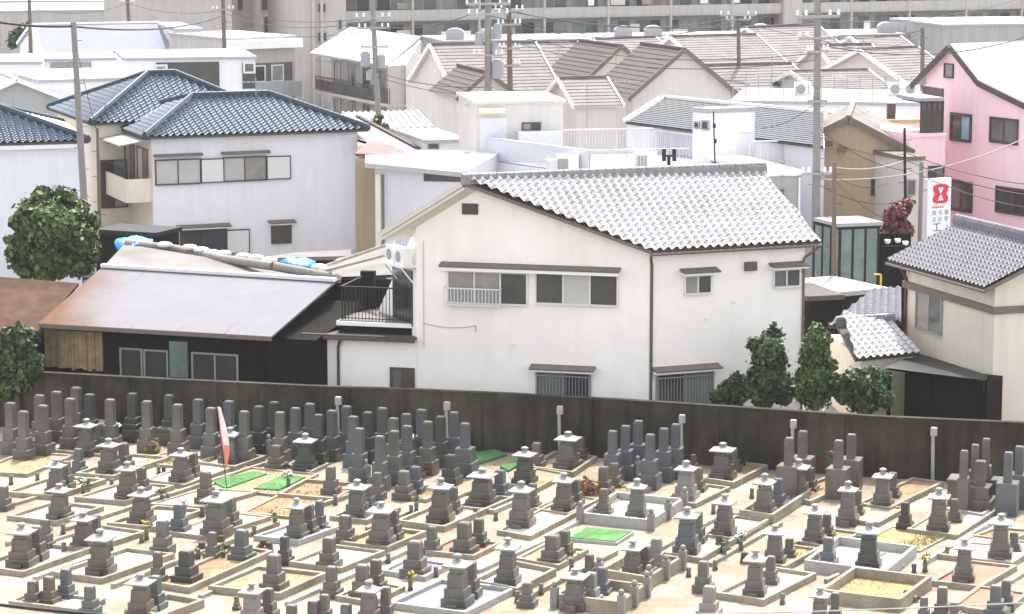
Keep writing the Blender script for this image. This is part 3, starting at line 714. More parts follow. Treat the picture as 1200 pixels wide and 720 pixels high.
# flower vases and little posts in front of graves
VASE = [(13, 568), (44, 565), (98, 579), (104, 581), (131, 572), (186, 557), (192, 556), (190, 590), (197, 588), (74, 626), (166, 636), (172, 633), (130, 645), (216, 606), (237, 606), (243, 602),
 (338, 572), (322, 617), (298, 628), (393, 592), (482, 604), (488, 600), (455, 660), (581, 610), (557, 606), (481, 692), (511, 676), (768, 656), (881, 584), (836, 602), (868, 645), (849, 654),
 (838, 668), (807, 676), (634, 697), (670, 668), (606, 706), (917, 708), (1071, 674), (1084, 670), (1110, 652), (262, 657), (232, 655), (75, 648), (137, 505), (485, 520), (944, 530), (975, 538)]
VK = ['plain', 'plain', 'white', 'green', 'plain', 'plain', 'plain', 'green', 'plain', 'plain', 'plain', 'yellow', 'plain', 'green']
for i, (u, v) in enumerate(VASE):
    g = W(u, v); h = 0.24 + 0.08 * rg.random(); k = VK[i % len(VK)]
    if (u, v) in ((137, 505), (485, 520), (944, 530)): g = W(u, v, 0.6); g.z = 0; h = 0.62; k = 'white'
    if (u, v) == (975, 538): g = W(u, v, 0.8); g.z = 0; h = 0.8; k = 'red'
    t = thing('flower_vase', None, 'flower vase', Vector((g.x, g.y, 0)), 'flower vases at the graves')
    mb = MB(); mb.rings((g.x, g.y, 0), [(0.075, 0), (0.085, h * 0.15), (0.06, h * 0.4), (0.075, h)], 8, 0, 0, True); mb.build('vase', rg.choice(['granite_brown', 'granite', 'granite_dark']), t)
    if k != 'plain':
        mb = MB(); lr = random.Random(i)
        for _ in range(26):
            p = Vector((g.x, g.y, h + 0.10)) + Vector((lr.gauss(0, .07), lr.gauss(0, .07), lr.gauss(0, .07)))
            d = Vector((lr.uniform(-1, 1), lr.uniform(-1, 1), lr.uniform(-0.3, 1))).normalized(); e = d.orthogonal().normalized() * 0.03
            mb.add([p - e, p + e, p + d * 0.11 + e * 0.2], [[0, 1, 2]])
        mb.build('leaves', 'leaf_vase', t, fix=False)
        if k != 'green':
            mb = MB()
            for _ in range(6): mb.ball((g.x + lr.gauss(0, .07), g.y + lr.gauss(0, .07), h + 0.14 + lr.uniform(0, .12)), 0.04, 6)
            mb.build('flowers', 'flower_' + k, t)
    lab(t, {'plain': 'empty stone vase', 'green': 'stone vase with green sprigs'}.get(k, 'stone vase with %s flowers' % k), (u, v))

# white marker posts by the wall
for u, vt, vb, l in [(655, 476, 535, 'white post with a square head at the foot of the wall, left of blue-grey pillars'), (1092, 501, 560, 'thin leaning white post against the dark wall, right of the bushes'),
                     (798, 486, 532, 'white post head behind the six blue-grey pillars by the wall'), (523, 471, 534, 'white post standing among the dark pillars under the annex door'),
                     (396, 465, 526, 'short whitish post among pillars below the annex'), (928, 492, 545, 'white flowered post top behind two pillars by the wall')]:
    g = W(u, vb)
    for a_, b_ in zip(wp[:-1], wp[1:]):
        if a_.x <= g.x <= b_.x:
            yw = a_.y + (b_.y - a_.y) * (g.x - a_.x) / (b_.x - a_.x) - .22
            if g.y > yw: g = WY(u, vb, yw); g.z = 0
    h = WY(u, vt, g.y).z
    t = thing('marker_post', l, 'post', Vector((g.x, g.y, 0)), 'white posts along the wall')
    mb = MB(); mb.tube((g.x + 0.03, g.y, 0), (g.x, g.y, h - 0.25), 0.055, 8); mb.build('shaft', 'post_white', t)
    MB().box((g.x + 0.03, g.y, h - 0.27), (0.2, 0.16, 0.27), GA, ch=0.02).build('head', 'post_white', t)

# red and white banner
g = W(266, 575); top = WY(254, 477, g.y)
t = thing('banner_flag', 'narrow red and white banner leaning on a thin dark pole among the graves', 'flag', Vector((g.x, g.y, 0)))
mb = MB(); mb.tube((g.x, g.y, 0), top, 0.014, 6); mb.build('pole', 'iron_black', t)
mb = MB(); vs = []; n = 14
for i in range(n + 1):
    k = i / n; p = top.lerp(WY(264, 547, g.y), k)
    w = (5 + 3.4 * math.sin(k * 2.6)) * (1 - 0.75 * max(0, k - 0.75) / 0.25) * g.y / F_PX
    for j in range(6):
        x = j / 5
        vs.append(p + Vector((w * x, 0.05 * math.sin(k * 9 + x * 4) + 0.02 * x, -0.02 * x)))
fs = [[i * 6 + j, i * 6 + j + 1, (i + 1) * 6 + j + 1, (i + 1) * 6 + j] for i in range(n) for j in range(5)]
mb.add(vs, fs); mb.m = [1 if k % 5 >= 1 and k < 45 else 0 for k in range(len(fs))]; mb.sm = [True] * len(fs)
o = mb.build('cloth', ['flag_red', 'flag_white'], t, fix=False); sd = o.modifiers.new('thickness', 'SOLIDIFY'); sd.thickness = 0.004
# ------------------------------------------------------------------ main cream house
def seg_poly(pts): return [(p[0], p[1]) for p in pts]
def poly_walls(mb, pts, z0, ztops, mi=0):
    mb.prism([(p[0], p[1]) for p in pts], z0, ztops, mi)

E1 = WY(763, 294, 87.6)                      # eave corner nearest the camera
ZE = E1.z
E2 = W(962, 283, ZE)
ed = Vector((E2.x - E1.x, E2.y - E1.y, 0)).normalized()      # along the right eave
en = Vector((-ed.y, ed.x, 0))                                # inward
ld = Vector((-math.cos(R(14)), math.sin(R(14)), 0))          # gable wall direction, leftwards
lf = Face(E1 + ld * 20, E1)                                  # verge plane of the gable side
rl = on_plane(545, 214, E1, lf.n)                            # ridge, left end
rr = W(893, 200, rl.z)
ll = on_plane(447, 274, E1, lf.n)                            # foot of the short back slope
HS = thing('cream_house', 'large cream rendered two-storey house with a silver tiled roof behind the cemetery wall', 'house', Vector((E1.x, E1.y + 3, 0)))
ov = 0.18
c0 = E1 + ed * 0.12 + en * 0.35 ; c0.z = 0
gface = Face(c0 + ld * 8.15, c0)                              # gable wall
rface = Face(c0, c0 + ed * ((E2 - E1).length - 0.55))
slope = (rl.z - ZE) / ((rl - E1).dot(en))
back = (rl - ll).dot(-en) * -1
bslope = (rl.z - ll.z) / abs((ll - rl).dot(en))
def roof_z(p):
    d = (Vector((p[0], p[1], 0)) - Vector((E1.x, E1.y, 0))).dot(en); dr = (rl - E1).dot(en)
    return ZE + slope * d if d < dr else rl.z - bslope * (d - dr)
gl = gface.pt(0, 0); gr = gface.pt(gface.len, 0)
q1 = gl + en * 6.0 - ed * 0.55                               # left flank runs back
rb = rface.pt(rface.len, 0); q2 = rb + en * 7.5
# gable wall, right wall and body as one prism with a sloping top; split the outline at the ridge line
dr = (rl - E1).dot(en)
k = (dr - (gr - E1).dot(en)) / ((gl - gr).dot(en))
gm = gr.lerp(gl, k)
kk = (dr - (rb - E1).dot(en)) / ((q2 - rb).dot(en)); rm = rb.lerp(q2, kk)
outline = [gl, gm, gr, rb, rm, q2, q1]
mb = MB()
front = [gl, gm, gr, rb, rm]
poly_walls(mb, [gm, gr, rb, rm], 0, [roof_z(p) - 0.13 for p in (gm, gr, rb, rm)])
poly_walls(mb, [gl, gm, rm, q2, q1], 0, [roof_z(p) - 0.13 for p in (gl, gm, rm, q2, q1)])
mb.build('wall', 'stucco_cream', HS)
tile_roof('roof', [E1, E2, rr, rl], ed, HS, 'tile_silver', pitch=0.31, row=0.27, amp=0.11, lift=0.024, under='eave_wood', th=0.1)
bl = ll; br = bl + (rr - rl)
mb = MB(); mb.slab([rl, rr, br, bl], 0.12); mb.build('roof', 'tile_grey', HS)
mb = MB(); mb.beam(ll + Vector((0, 0, -0.24)) - lf.n * -.03, rl + Vector((0, 0, -0.24)) - lf.n * -.03, 0.06, 0.30); mb.build('verge_board', 'eave_cream', HS)
mb = MB(); mb.slab([p + Vector((0, 0, -0.135)) for p in (rl, rr, br, bl)], 0.03); mb.build('soffit', 'eave_cream', HS)
mb = MB(); mb.beam(E1 + Vector((0, 0, -0.13)) - lf.n * 0.03, rl + Vector((0, 0, -0.13)) - lf.n * 0.03, 0.05, 0.11); mb.build('verge_trim', 'hood_brown', HS)
ridge(rl + ed * -0.1, rr + ed * 0.15, HS, 'ridge_grey', 0.30, 0.25)
# gutter and downpipes
mb = MB(); mb.tube(E1 + Vector((0, 0, -0.13)) - en * 0.04, E2 + Vector((0, 0, -0.13)) - en * 0.04, 0.055, 8); mb.build('gutter', 'hood_brown', HS)
mb = MB(); g0 = E1 + Vector((0, 0, -0.16)); w0 = rface.pt(0.05, ZE - 0.55, 0.06)
mb.path([g0, g0 + Vector((0, 0, -0.12)), w0, rface.pt(0.05, 0, 0.06)], 0.05, 8); mb.build('downpipe', 'pipe_olive', HS)
mb = MB(); g0 = E2 + Vector((0, 0, -0.16)); w0 = rface.pt(rface.len - 0.05, ZE - 0.6, 0.05)
mb.path([g0, w0, rface.pt(rface.len - 0.05, 0, 0.05)], 0.045, 8); mb.build('downpipe', 'hood_brown', HS)
# windows of the gable wall
def long_hood(face, rect, mats, house, depth=0.4):
    a0, a1, z0, z1 = face.rect(*rect); mb = MB()
    mb.slab([face.pt(a0, z1, 0), face.pt(a1, z1, 0), face.pt(a1, z1 - 0.1, depth), face.pt(a0, z1 - 0.1, depth)], 0.05)
    o = mb.build('hood', mats[0], house)
    mb = MB(); face.box(mb, a0 + 0.03, a1 - 0.03, z0, z1 - 0.13, 0, depth - 0.04); mb.build('hood_fascia', mats[1], o)
long_hood(gface, (517, 310, 728, 319), ('hood_brown', 'white_trim'), HS)
window(gface, HS, (526, 320, 617, 355), 3, 'sash_white', ('glass_lace', 'glass_lace', 'glass_dark'))
window(gface, HS, (629, 322, 723, 356), 3, 'sash_white', ('glass_dark', 'glass_curtain', 'glass_dark'))
a0, a1, z0, z1 = gface.rect(523, 338, 588, 356)
mb = MB()
for i in range(17):
    x = a0 + (a1 - a0) * i / 16; gface.box(mb, x - 0.012, x + 0.012, z0, z1, 0.30, 0.325)
gface.box(mb, a0, a1, z1, z1 + 0.04, 0.29, 0.335); gface.box(mb, a0, a1, z0 - 0.04, z0, 0.05, 0.335)
for x in (a0, a1): gface.box(mb, x - 0.02, x + 0.02, z1, z1 + 0.035, 0.0, 0.29)
mb.build('window_rail', 'white_metal', HS)
window(gface, HS, (630, 438, 691, 476), 2, 'sash_grey', ('glass_green', 'glass_dark'), hood='hood_brown', bars=(0.92, 'sash_grey'))
a0, a1, z0, z1 = gface.rect(543, 240, 559, 250)
mb = MB(); gface.box(mb, a0 - 0.04, a1 + 0.04, z0 - 0.04, z1 + 0.04, 0, 0.05)
for i in range(5): gface.box(mb, a0, a1, z0 + (z1 - z0) * i / 5, z0 + (z1 - z0) * (i + 0.6) / 5, 0.05, 0.075)
mb.build('gable_vent', 'sash_brown', HS)
# windows of the right wall
window(rface, HS, (803, 324, 832, 343), 2, 'sash_white', ('glass_lace', 'glass_dark'), hood='hood_brown')
window(rface, HS, (907, 317, 936, 335), 2, 'sash_white', ('glass_grey', 'glass_dark'), hood='hood_brown')
window(rface, HS, (770, 438, 834, 478), 2, 'sash_grey', ('glass_dark', 'glass_green'), hood='hood_brown', bars=(0.92, 'sash_grey'))
a0, a1, z0, z1 = rface.rect(872, 307, 885, 317)
mb = MB(); rface.box(mb, a0, a1, z0, z1, 0, 0.16); mb.build('vent_hood', 'pipe_olive', HS)
# flank windows beside the AC shelf
ff = Face(q1, gl)
mb = MB(); L = ff.len
ff.box(mb, L - 1.9, L - 0.3, 3.55, 5.5, -0.02, 0.05); mb.build('balcony_door', 'glass_dark', HS)

mb = MB(); mb.path(sag(gface.pt(.2, 3.75, .02), gface.pt(2.1, 3.72, .02), .12), .012, 5); mb.build('wall_cable', 'transformer_grey', HS)
mb = MB(); mb.path([gface.pt(2.1, 3.72, .02), gface.pt(2.1, 3.5, .02)], .012, 5); mb.build('wall_cable', 'transformer_grey', HS)
mb = MB(); mb.path([gface.pt(.25, 6.6, .03), gface.pt(.25, 2.9, .03)], .016, 5); mb.build('conduit', 'eave_cream', HS)
for q in ((826, 372, 829, 375), (858, 352, 861, 355), (600, 402, 603, 405)):
    f_ = rface if q[0] > 763 else gface; a0, a1, z0, z1 = f_.rect(*q); mb = MB(); f_.box(mb, a0, a1, z0, z1, 0, .07); mb.build('vent_cap', 'white_trim', HS)
# annex with the roof terrace
AX = thing('house_annex', 'low cream annex with a dark doorway and a roof terrace, left of the cream house', 'annex', gface.pt(-2, 0))
a_l = gface.sz(362, 430)[0]
zt = gface.sz(430, 396)[1]
pts = [gface.pt(a_l, 0, -0.02), gface.pt(-0.01, 0, -0.02), gface.pt(-0.01, 0, -3.4), gface.pt(a_l, 0, -3.4)]
mb = MB(); mb.prism(seg_poly(pts), 0, zt); mb.build('wall', 'stucco_cream', AX)
mb = MB(); gface.box(mb, a_l - 0.2, -0.01, zt, zt + 0.10, -3.5, 0.22); mb.build('roof', 'sash_brown', AX)
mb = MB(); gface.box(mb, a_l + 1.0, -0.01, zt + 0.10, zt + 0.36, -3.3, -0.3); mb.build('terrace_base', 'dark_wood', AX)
mb = MB(); gface.box(mb, a_l + 0.95, -0.01, zt + 0.36, zt + 0.50, -3.3, -0.22); mb.build('terrace_edge', 'white_trim', AX)
mb = MB(); gface.box(mb, a_l + 1.02, -0.02, zt + 0.50, zt + 0.53, -3.2, -0.3); mb.build('terrace_floor', 'grey_roof', AX)
mb = MB()
zr0 = zt + 0.53; zr1 = zr0 + 1.15
n = 22
for i in range(n + 1):
    x = a_l + 1.1 + (-0.1 - a_l - 1.1) * i / n
    gface.box(mb, x - 0.011, x + 0.011, zr0, zr1, -0.40, -0.378)
gface.box(mb, a_l + 1.05, -0.02, zr1, zr1 + 0.045, -0.42, -0.36); gface.box(mb, a_l + 1.05, -0.02, zr0 + 0.06, zr0 + 0.09, -0.41, -0.37)
for i in range(14):
    o = -0.5 - 2.6 * i / 13; gface.box(mb, a_l + 1.08, a_l + 1.10, zr0, zr1, o - 0.011, o + 0.011)
gface.box(mb, a_l + 1.06, a_l + 1.12, zr1, zr1 + 0.045, -3.15, -0.42)
mb.build('railing', 'iron_black', AX)
mb = MB(); gface.box(mb, a_l + 1.0, a_l + 1.5, zr0, zr1 + 0.2, -3.2, -2.9); mb.build('corner_panel', 'dark_wood', AX)
mb = MB(); gface.box(mb, a_l + 1.5, -1.2, zr0, zr1 - 0.1, -3.28, -3.2); mb.build('screen_panel', 'dark_wood', AX)
aa0, aa1, zz0, zz1 = gface.rect(457, 431, 486, 458)
mb = MB(); gface.box(mb, aa0, aa1, 0, zz1, -0.03, 0.03); mb.build('door', 'sash_brown', AX)
mb = MB(); gface.box(mb, aa0 + 0.12, aa0 + 0.42, 0.1, zz1 - 0.1, 0.03, 0.05); mb.build('door_panel', 'glass_grey', AX)
x = gface.sz(397, 430)[0]
mb = MB(); mb.path([gface.pt(x + 0.15, zt, 0.2), gface.pt(x, zt - 0.35, 0.05), gface.pt(x, 0, 0.05)], 0.05, 8); mb.build('downpipe', 'sash_brown', AX)
mb = MB(); gface.box(mb, a_l - 0.2, -0.01, zt - 0.07, zt + 0.02, 0.222, 0.30); mb.build('gutter', 'sash_brown', AX)
# two AC outdoor units on a bracket shelf
for i, (o, l) in enumerate([(0.0, 'white air conditioner unit on the bracket, nearer the gable wall of the cream house'), (0.75, 'white air conditioner unit on the bracket, farther along the flank of the cream house')]):
    p = ff.pt(ff.len - o - 0.4, 5.72, 0.40)
    t = thing('air_conditioner', l, 'air conditioner', p, 'air conditioner units on the cream house')
    mb = MB(); ff.box(mb, ff.len - o - 0.65, ff.len - o, 5.72, 6.32, 0.18, 0.52); mb.build('casing', 'white_trim', t)
    mb = MB(); c = ff.pt(ff.len - o - 0.38, 6.02, 0.525)
    mb.tube(c, c + ff.n * 0.02, 0.19, 14); mb.build('fan_grille', 'transformer_grey', t)
t = thing('ac_shelf', 'angled metal bracket shelf carrying the air conditioners', 'bracket', ff.pt(ff.len - 1.3, 5.6))
mb = MB(); ff.box(mb, ff.len - 1.6, ff.len + 0.0, 5.66, 5.715, 0.0, 0.6); mb.build('shelf', 'white_trim', t)
for x in (0.1, 1.5):
    mb = MB(); mb.beam(ff.pt(ff.len - x, 5.0, 0.02), ff.pt(ff.len - x, 5.64, 0.55), 0.04, 0.04); mb.build('brace', 'white_trim', t)

# ------------------------------------------------------------------ long low shed on the left
SH = thing('wooden_shed', 'long low black timber shed with a shiny rust-edged metal roof', 'shed', W(200, 470, 0))
e0 = WY(45, 379, 92.5); e1 = W(318, 394.5, e0.z)
sd = Vector((e1.x - e0.x, e1.y - e0.y, 0)).normalized(); sn = Vector((-sd.y, sd.x, 0))
r0 = WY(120, 313, 97.2); r1 = W(393, 330, r0.z)
mb = MB(); mb.slab([e0, e1, r1, r0], 0.07)
for i in range(1, 5):
    a = e0.lerp(e1, i / 5); b = r0.lerp(r1, i / 5); u = Vector((0, 0, 0.0))
    mb.beam(a + u, b + u, 0.03, 0.012)
mb.build('roof', 'shed_metal', SH)
mb = MB(); mb.beam(r0, r1, 0.28, 0.12); 
mb.build('ridge_cap', 'white_metal', SH)
mb = MB(); mb.beam(e0 - Vector((0, 0, 0.16)), e1 - Vector((0, 0, 0.16)), 0.05, 0.15); mb.build('fascia', 'hood_brown', SH)
sf = Face(e0 + sn * 0.8, e1 + sn * 0.8)
zw = e0.z - 0.1
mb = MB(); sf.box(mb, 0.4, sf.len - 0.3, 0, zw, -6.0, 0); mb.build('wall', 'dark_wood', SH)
# striped plank panel
a0, a1, z0, z1 = sf.rect(53, 388, 121, 434)
mb = MB(); rr_ = random.Random(3); x = a0; 
while x < a1:
    w = rr_.uniform(0.10, 0.2); sf.box(mb, x, min(x + w - 0.012, a1), z0 + rr_.uniform(0, .1), z1, 0.0, 0.03 + rr_.uniform(0, .02)); x += w
mb.build('plank_panel', 'weathered_wood', SH)
window(sf, SH, (143, 410, 166, 442), 1, 'sash_grey', ('glass_dark',)); window(sf, SH, (171, 412, 196, 442), 1, 'sash_grey', ('glass_dark',))
window(sf, SH, (227, 416, 278, 447), 2, 'sash_grey', ('glass_dark',))
a0, a1, z0, z1 = sf.rect(200, 400, 221, 442)
mb = MB(); sf.box(mb, a0, a1, z0, z1, 0, 0.1); mb.build('door', 'glass_green', SH)
# right end wall under the verge
mb = MB(); v0 = e1 + sn * 0.8 - sd * 0.3; v1 = e1 + sn * 4.6 - sd * 0.1
mb.prism([(v0.x, v0.y), (v0.x + sd.x * 1.6, v0.y + sd.y * 1.6), (v1.x + sd.x * 2.0, v1.y + sd.y * 2.0), (v1.x, v1.y)], 0, [zw - .1, zw - .1, zw + .7, zw + .7]); mb.build('side_wall', 'dark_wood', SH)
mb = MB(); a0, a1, z0, z1 = sf.rect(284, 400, 312, 448); sf.box(mb, a0, a1, z0 - .5, z1, 0, 0.06); mb.build('side_panel', 'dark_wood', SH)

# rear section of the shed: grey lean-to rising to a round beam with tarps and sandbags on it
R2 = thing('lean_to_roof', 'grey lean-to roof rising behind the shiny shed roof to a weathered beam', 'roof', WY(250, 310, 99.5))
b0 = WY(146, 286, 101.0); b1 = W(400, 327, b0.z - 0.75)
f0 = r0 + Vector((0, 0, 0.02)) + sn * 0.15; f1 = r1 + Vector((0, 0, 0.02)) + sn * 0.15
mb = MB(); mb.add([f0, f1, b1, b0], [[0, 1, 2], [0, 2, 3]]); mb.add([f0 - Vector((0, 0, .08)), f1 - Vector((0, 0, .08)), b1 - Vector((0, 0, .08)), b0 - Vector((0, 0, .08))], [[0, 1, 2], [0, 2, 3]])
mb.build('roof_sheet', 'grey_roof', R2, fix=False)
pts = [b0 + Vector((0, 0, 0.02)), WY(205, 292, b0.y), WY(262, 304, (b0.y + b1.y) / 2), WY(320, 312, b1.y), b1]
mb = MB(); mb.path(pts, 0.17, 10); mb.build('beam', 'pole_concrete', R2)
posts = MB()
for u, v in ((150, 286), (392, 326)):
    p = WY(u, v, b0.y + 0.3); posts.box((p.x, p.y, 0), (0.15, 0.15, p.z - 0.2))
posts.box((WY(270, 300, 98.5).x, 99.5, 0), (7.6, 2.6, 3.4), math.atan2(sd.y, sd.x)); posts.build('wall', 'dark_wood', R2)

def tarp(pix, Y, label, th=0.10, bulge=0.12, seed=1):
    """crumpled sheet over a traced outline, with real thickness"""
    rr = random.Random(seed); mb = MB()
    P = [WY(u, v, Y + dy) for u, v, dy in pix]; c = sum(P, Vector()) / len(P) + Vector((0, 0, bulge))
    ringv = []
    for i in range(len(P)):
        a, b = P[i], P[(i + 1) % len(P)]
        for k in range(3): ringv.append(a.lerp(b, k / 3) + Vector((rr.uniform(-.03, .03), rr.uniform(-.03, .03), rr.uniform(-.04, .04))))
    inner = [p.lerp(c, 0.5) + Vector((0, 0, rr.uniform(-.04, .10))) for p in ringv]
    n = len(ringv); vs = ringv + inner + [c]
    fs = [[i, (i + 1) % n, n + (i + 1) % n, n + i] for i in range(n)] + [[n + i, n + (i + 1) % n, 2 * n] for i in range(n)]
    mb.add(vs, fs, 0, True)
    o = mb.build('tarpaulin', 'tarp_blue', fix=False)
    m = o.modifiers.new('thickness', 'SOLIDIFY'); m.thickness = 0.03
    tag(o, label, 'tarpaulin', 'blue tarpaulins on the shed roof'); return o
tarp([(133, 283, -.1), (139, 296, -.5), (152, 295, -.5), (160, 286, -.3), (178, 287, 0.2), (180, 281, .8), (160, 277, 1.0), (140, 279, .6)], 101.0, 'crumpled blue tarpaulin at the left end of the shed beam', seed=2)
tarp([(326, 306, 0), (345, 312, -.4), (366, 314, -.2), (370, 306, .6), (352, 303, 1.0), (334, 303, .8)], 100.4, 'small blue tarpaulin near the right end of the shed beam', seed=4)
SB = [(193, 286), (236, 292), (248, 295), (262, 296), (285, 299), (300, 301), (316, 304), (374, 312), (382, 315), (222, 289)]
for i, (u, v) in enumerate(SB):
    Yb = b0.y + (b1.y - b0.y) * (u - 146) / 254 + 0.35
    p = WY(u, v + 1, Yb)
    mb = MB(); mb.ball((0, 0, 0), 0.20, 10, 0, 0.62)
    for k in range(len(mb.v)): mb.v[k] = Vector((mb.v[k].x * 1.6, mb.v[k].y * 1.1, mb.v[k].z)) + p
    o = mb.build('sandbag', 'sandbag'); tag(o, None, 'sandbag', 'sandbags weighing down the roof sheet')
    o['label'] = 'white sandbag on the shed roof beam, %s from the left' % ['first', 'second', 'third', 'fourth', 'fifth', 'sixth', 'seventh', 'eighth', 'ninth', 'tenth'][sorted(SB).index((u, v))]
# pale poles resting over the roofs
for i, (a, b, l) in enumerate([((383, 311, 98), (462, 284, 93), 'upper pale pole lying aslant across the grey roof beside the cream house'), ((378, 318, 97.5), (452, 299, 93), 'lower pale pole lying aslant across the grey roof beside the cream house')]):
    mb = MB(); mb.tube(WY(*a), WY(*b), 0.06, 8); o = mb.build('roof_pole', 'post_white'); tag(o, l, 'pole', 'pale poles across the roof')
# grey roofs between shed and cream house
GR = thing('grey_outbuilding', 'low grey-roofed outbuilding squeezed between shed and cream house', 'outbuilding', WY(420, 320, 99))
p = [WY(372, 326, 98.5), WY(462, 322, 95.5), WY(462, 288, 102), WY(395, 303, 105)]
mb = MB(); mb.add(p, [[0, 1, 2], [0, 2, 3]]); mb.add([q - Vector((0, 0, .1)) for q in p], [[2, 1, 0], [3, 2, 0]]); mb.build('roof', 'grey_roof', GR, fix=False)
mb = MB(); mb.prism([(q.x, q.y) for q in (p[0] + Vector((.3, .4, 0)), p[1] + Vector((-.3, .4, 0)), p[2] + Vector((-.3, -.3, 0)), p[3] + Vector((.3, -.3, 0)))], 0, min(q.z for q in p) - 0.15); mb.build('wall', 'dark_wood', GR)
GR2 = thing('grey_outbuilding', 'dark grey flat-topped outbuilding in front of the white blue-roofed house', 'outbuilding', WY(370, 300, 108))
p = [WY(300, 303, 107), WY(418, 300, 107), WY(418, 292, 113), WY(345, 296, 113)]
mb = MB(); mb.slab(p, .15); mb.build('roof', 'grey_roof', GR2)
mb = MB(); mb.prism([(q.x, q.y) for q in p], 0, min(q.z for q in p) - 0.2); mb.build('wall', 'concrete_grey', GR2)

# brown roof at the far left
BR = thing('brown_roofed_hut', 'low hut with a dark brown sheet roof at the left edge', 'hut', W(20, 440, 0))
e0b = WY(-80, 392, 93); e1b = WY(44, 388, 92); r1b = WY(92, 332, 96.5); r0b = WY(-80, 318, 97.5)
mb = MB(); mb.slab([e0b, e1b, r1b, r0b], 0.1); mb.build('roof', 'brown_roof', BR)
mb = MB(); mb.prism([(e0b.x, e0b.y + .6), (e1b.x - .2, e1b.y + .6), (r1b.x - .2, r1b.y), (r0b.x, r0b.y)], 0, min(e0b.z, e1b.z) - 0.12); mb.build('wall', 'dark_wood', BR)

# ------------------------------------------------------------------ cream house with grey tiles on the right
RH = thing('tiled_house', 'two-storey ivory house with grey tiled gable roof at the right edge', 'house', WY(1160, 490, 88))
K = WY(1156, 338, 86.3)
ex = Vector((math.cos(R(20)), math.sin(R(20)), 0)); ey = Vector((-ex.y, ex.x, 0))   # ex along gable wall, ey backwards
Kb = W(1040, 305, K.z)
ey = Vector((Kb.x - K.x, Kb.y - K.y, 0)).normalized(); ex = Vector((ey.y, -ey.x, 0))
Lr = (Kb - K).length
gp = Face(K - ex * 0.0, K + ex * 10)
Rf = on_plane(1122, 263, Kb, gp.n)
Rn = Rf - ey * Lr
rise = Rn - K
tile_roof('roof', [K, Rn, Rf, Kb], ey, RH, 'tile_purple', pitch=0.27, row=0.25, amp=0.085, lift=0.034)
oth = K + ex * (2 * rise.dot(ex)); oth.z = K.z
mb = MB(); mb.slab([Rn, oth, oth + ey * Lr, Rf], 0.12); mb.build('roof', 'tile_purple', RH)
ridge(Rn - ey * 0.1, Rf + ey * 0.1, RH, 'tile_purple', 0.3, 0.32)
mb = MB(); mb.beam(K - Vector((0, 0, 0.14)), Rn - Vector((0, 0, 0.14)), 0.05, 0.13); mb.build('verge_board', 'hood_brown', RH)
w0 = K + ex * 0.55 + ey * 0.4; wb = Kb + ex * 0.55 - ey * 0.4; wmid = Rn + ey * 0.4; wR = oth - ex * 0.5 + ey * 0.4
rz = lambda p: K.z + (p - K).dot(ex) * rise.z / rise.dot(ex) if (p - K).dot(ex) <= rise.dot(ex) else K.z + (2 * rise.dot(ex) - (p - K).dot(ex)) * rise.z / rise.dot(ex)
mb = MB(); wmb = wmid + ey * (Lr - 0.8); wRb = wR + ey * (Lr - 0.8)
mb.prism(seg_poly([w0, wmid, wmb, wb]), 0, [rz(w0) - .13, rz(wmid) - .13, rz(wmb) - .13, rz(wb) - .13])
mb.prism(seg_poly([wmid, wR, wRb, wmb]), 0, [rz(wmid) - .13, rz(wR) - .13, rz(wRb) - .13, rz(wmb) - .13])
mb.build('wall', 'stucco_ivory', RH)
lfc = Face(wb, w0); gfc = Face(w0, wR)
zb = lfc.sz(1108, 347)[1]
mb = MB(); lfc.box(mb, -0.1, lfc.len + 0.1, zb - 0.12, zb + 0.12, 0, 0.10); gfc.box(mb, 0.0, gfc.len, zb - 0.119, zb + 0.119, 0, 0.10); mb.build('string_course', 'hood_brown', RH)
window(lfc, RH, (1075, 346, 1104, 387), 2, 'sash_grey', ('glass_lace', 'glass_grey'))
mb = MB(); mb.path([lfc.pt(0.1, K.z - .2, 0.3), lfc.pt(0.1, K.z - .6, 0.06), lfc.pt(0.1, 2.0, 0.06)], 0.05, 8); mb.build('downpipe', 'sash_brown', RH)
mb = MB(); mb.tube(K - Vector((0, 0, .12)) - ex * .04, Kb - Vector((0, 0, .12)) - ex * .04, 0.055, 8); mb.build('gutter', 'hood_brown', RH)
# dark canopy built against it
CN = thing('dark_canopy', 'black lean-to canopy with dark boarded sides against the ivory house', 'canopy', WY(1090, 480, 86))
ca, cb, cc, cd = WY(1036, 431, 87.0), WY(1154, 446, 85.0), WY(1158, 440, 86.0), WY(1076, 414, 92.0)
mb = MB(); mb.add([ca, cb, cc, cd], [[0, 1, 2], [0, 2, 3]]); mb.add([q - Vector((0, 0, .07)) for q in (ca, cb, cc, cd)], [[2, 1, 0], [3, 2, 0]]); mb.build('roof', 'iron_black', CN, fix=False)
cf = Face(ca, cb)
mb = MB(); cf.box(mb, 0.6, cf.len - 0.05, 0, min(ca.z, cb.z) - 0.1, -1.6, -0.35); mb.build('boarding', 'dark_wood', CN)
for x in (0.15, cf.len * .45, cf.len - 0.12):
    mb = MB(); cf.box(mb, x - .05, x + .05, 0, min(ca.z, cb.z) - 0.08 + x * .0, -0.15, -0.05); mb.build('post', 'dark_wood', CN)
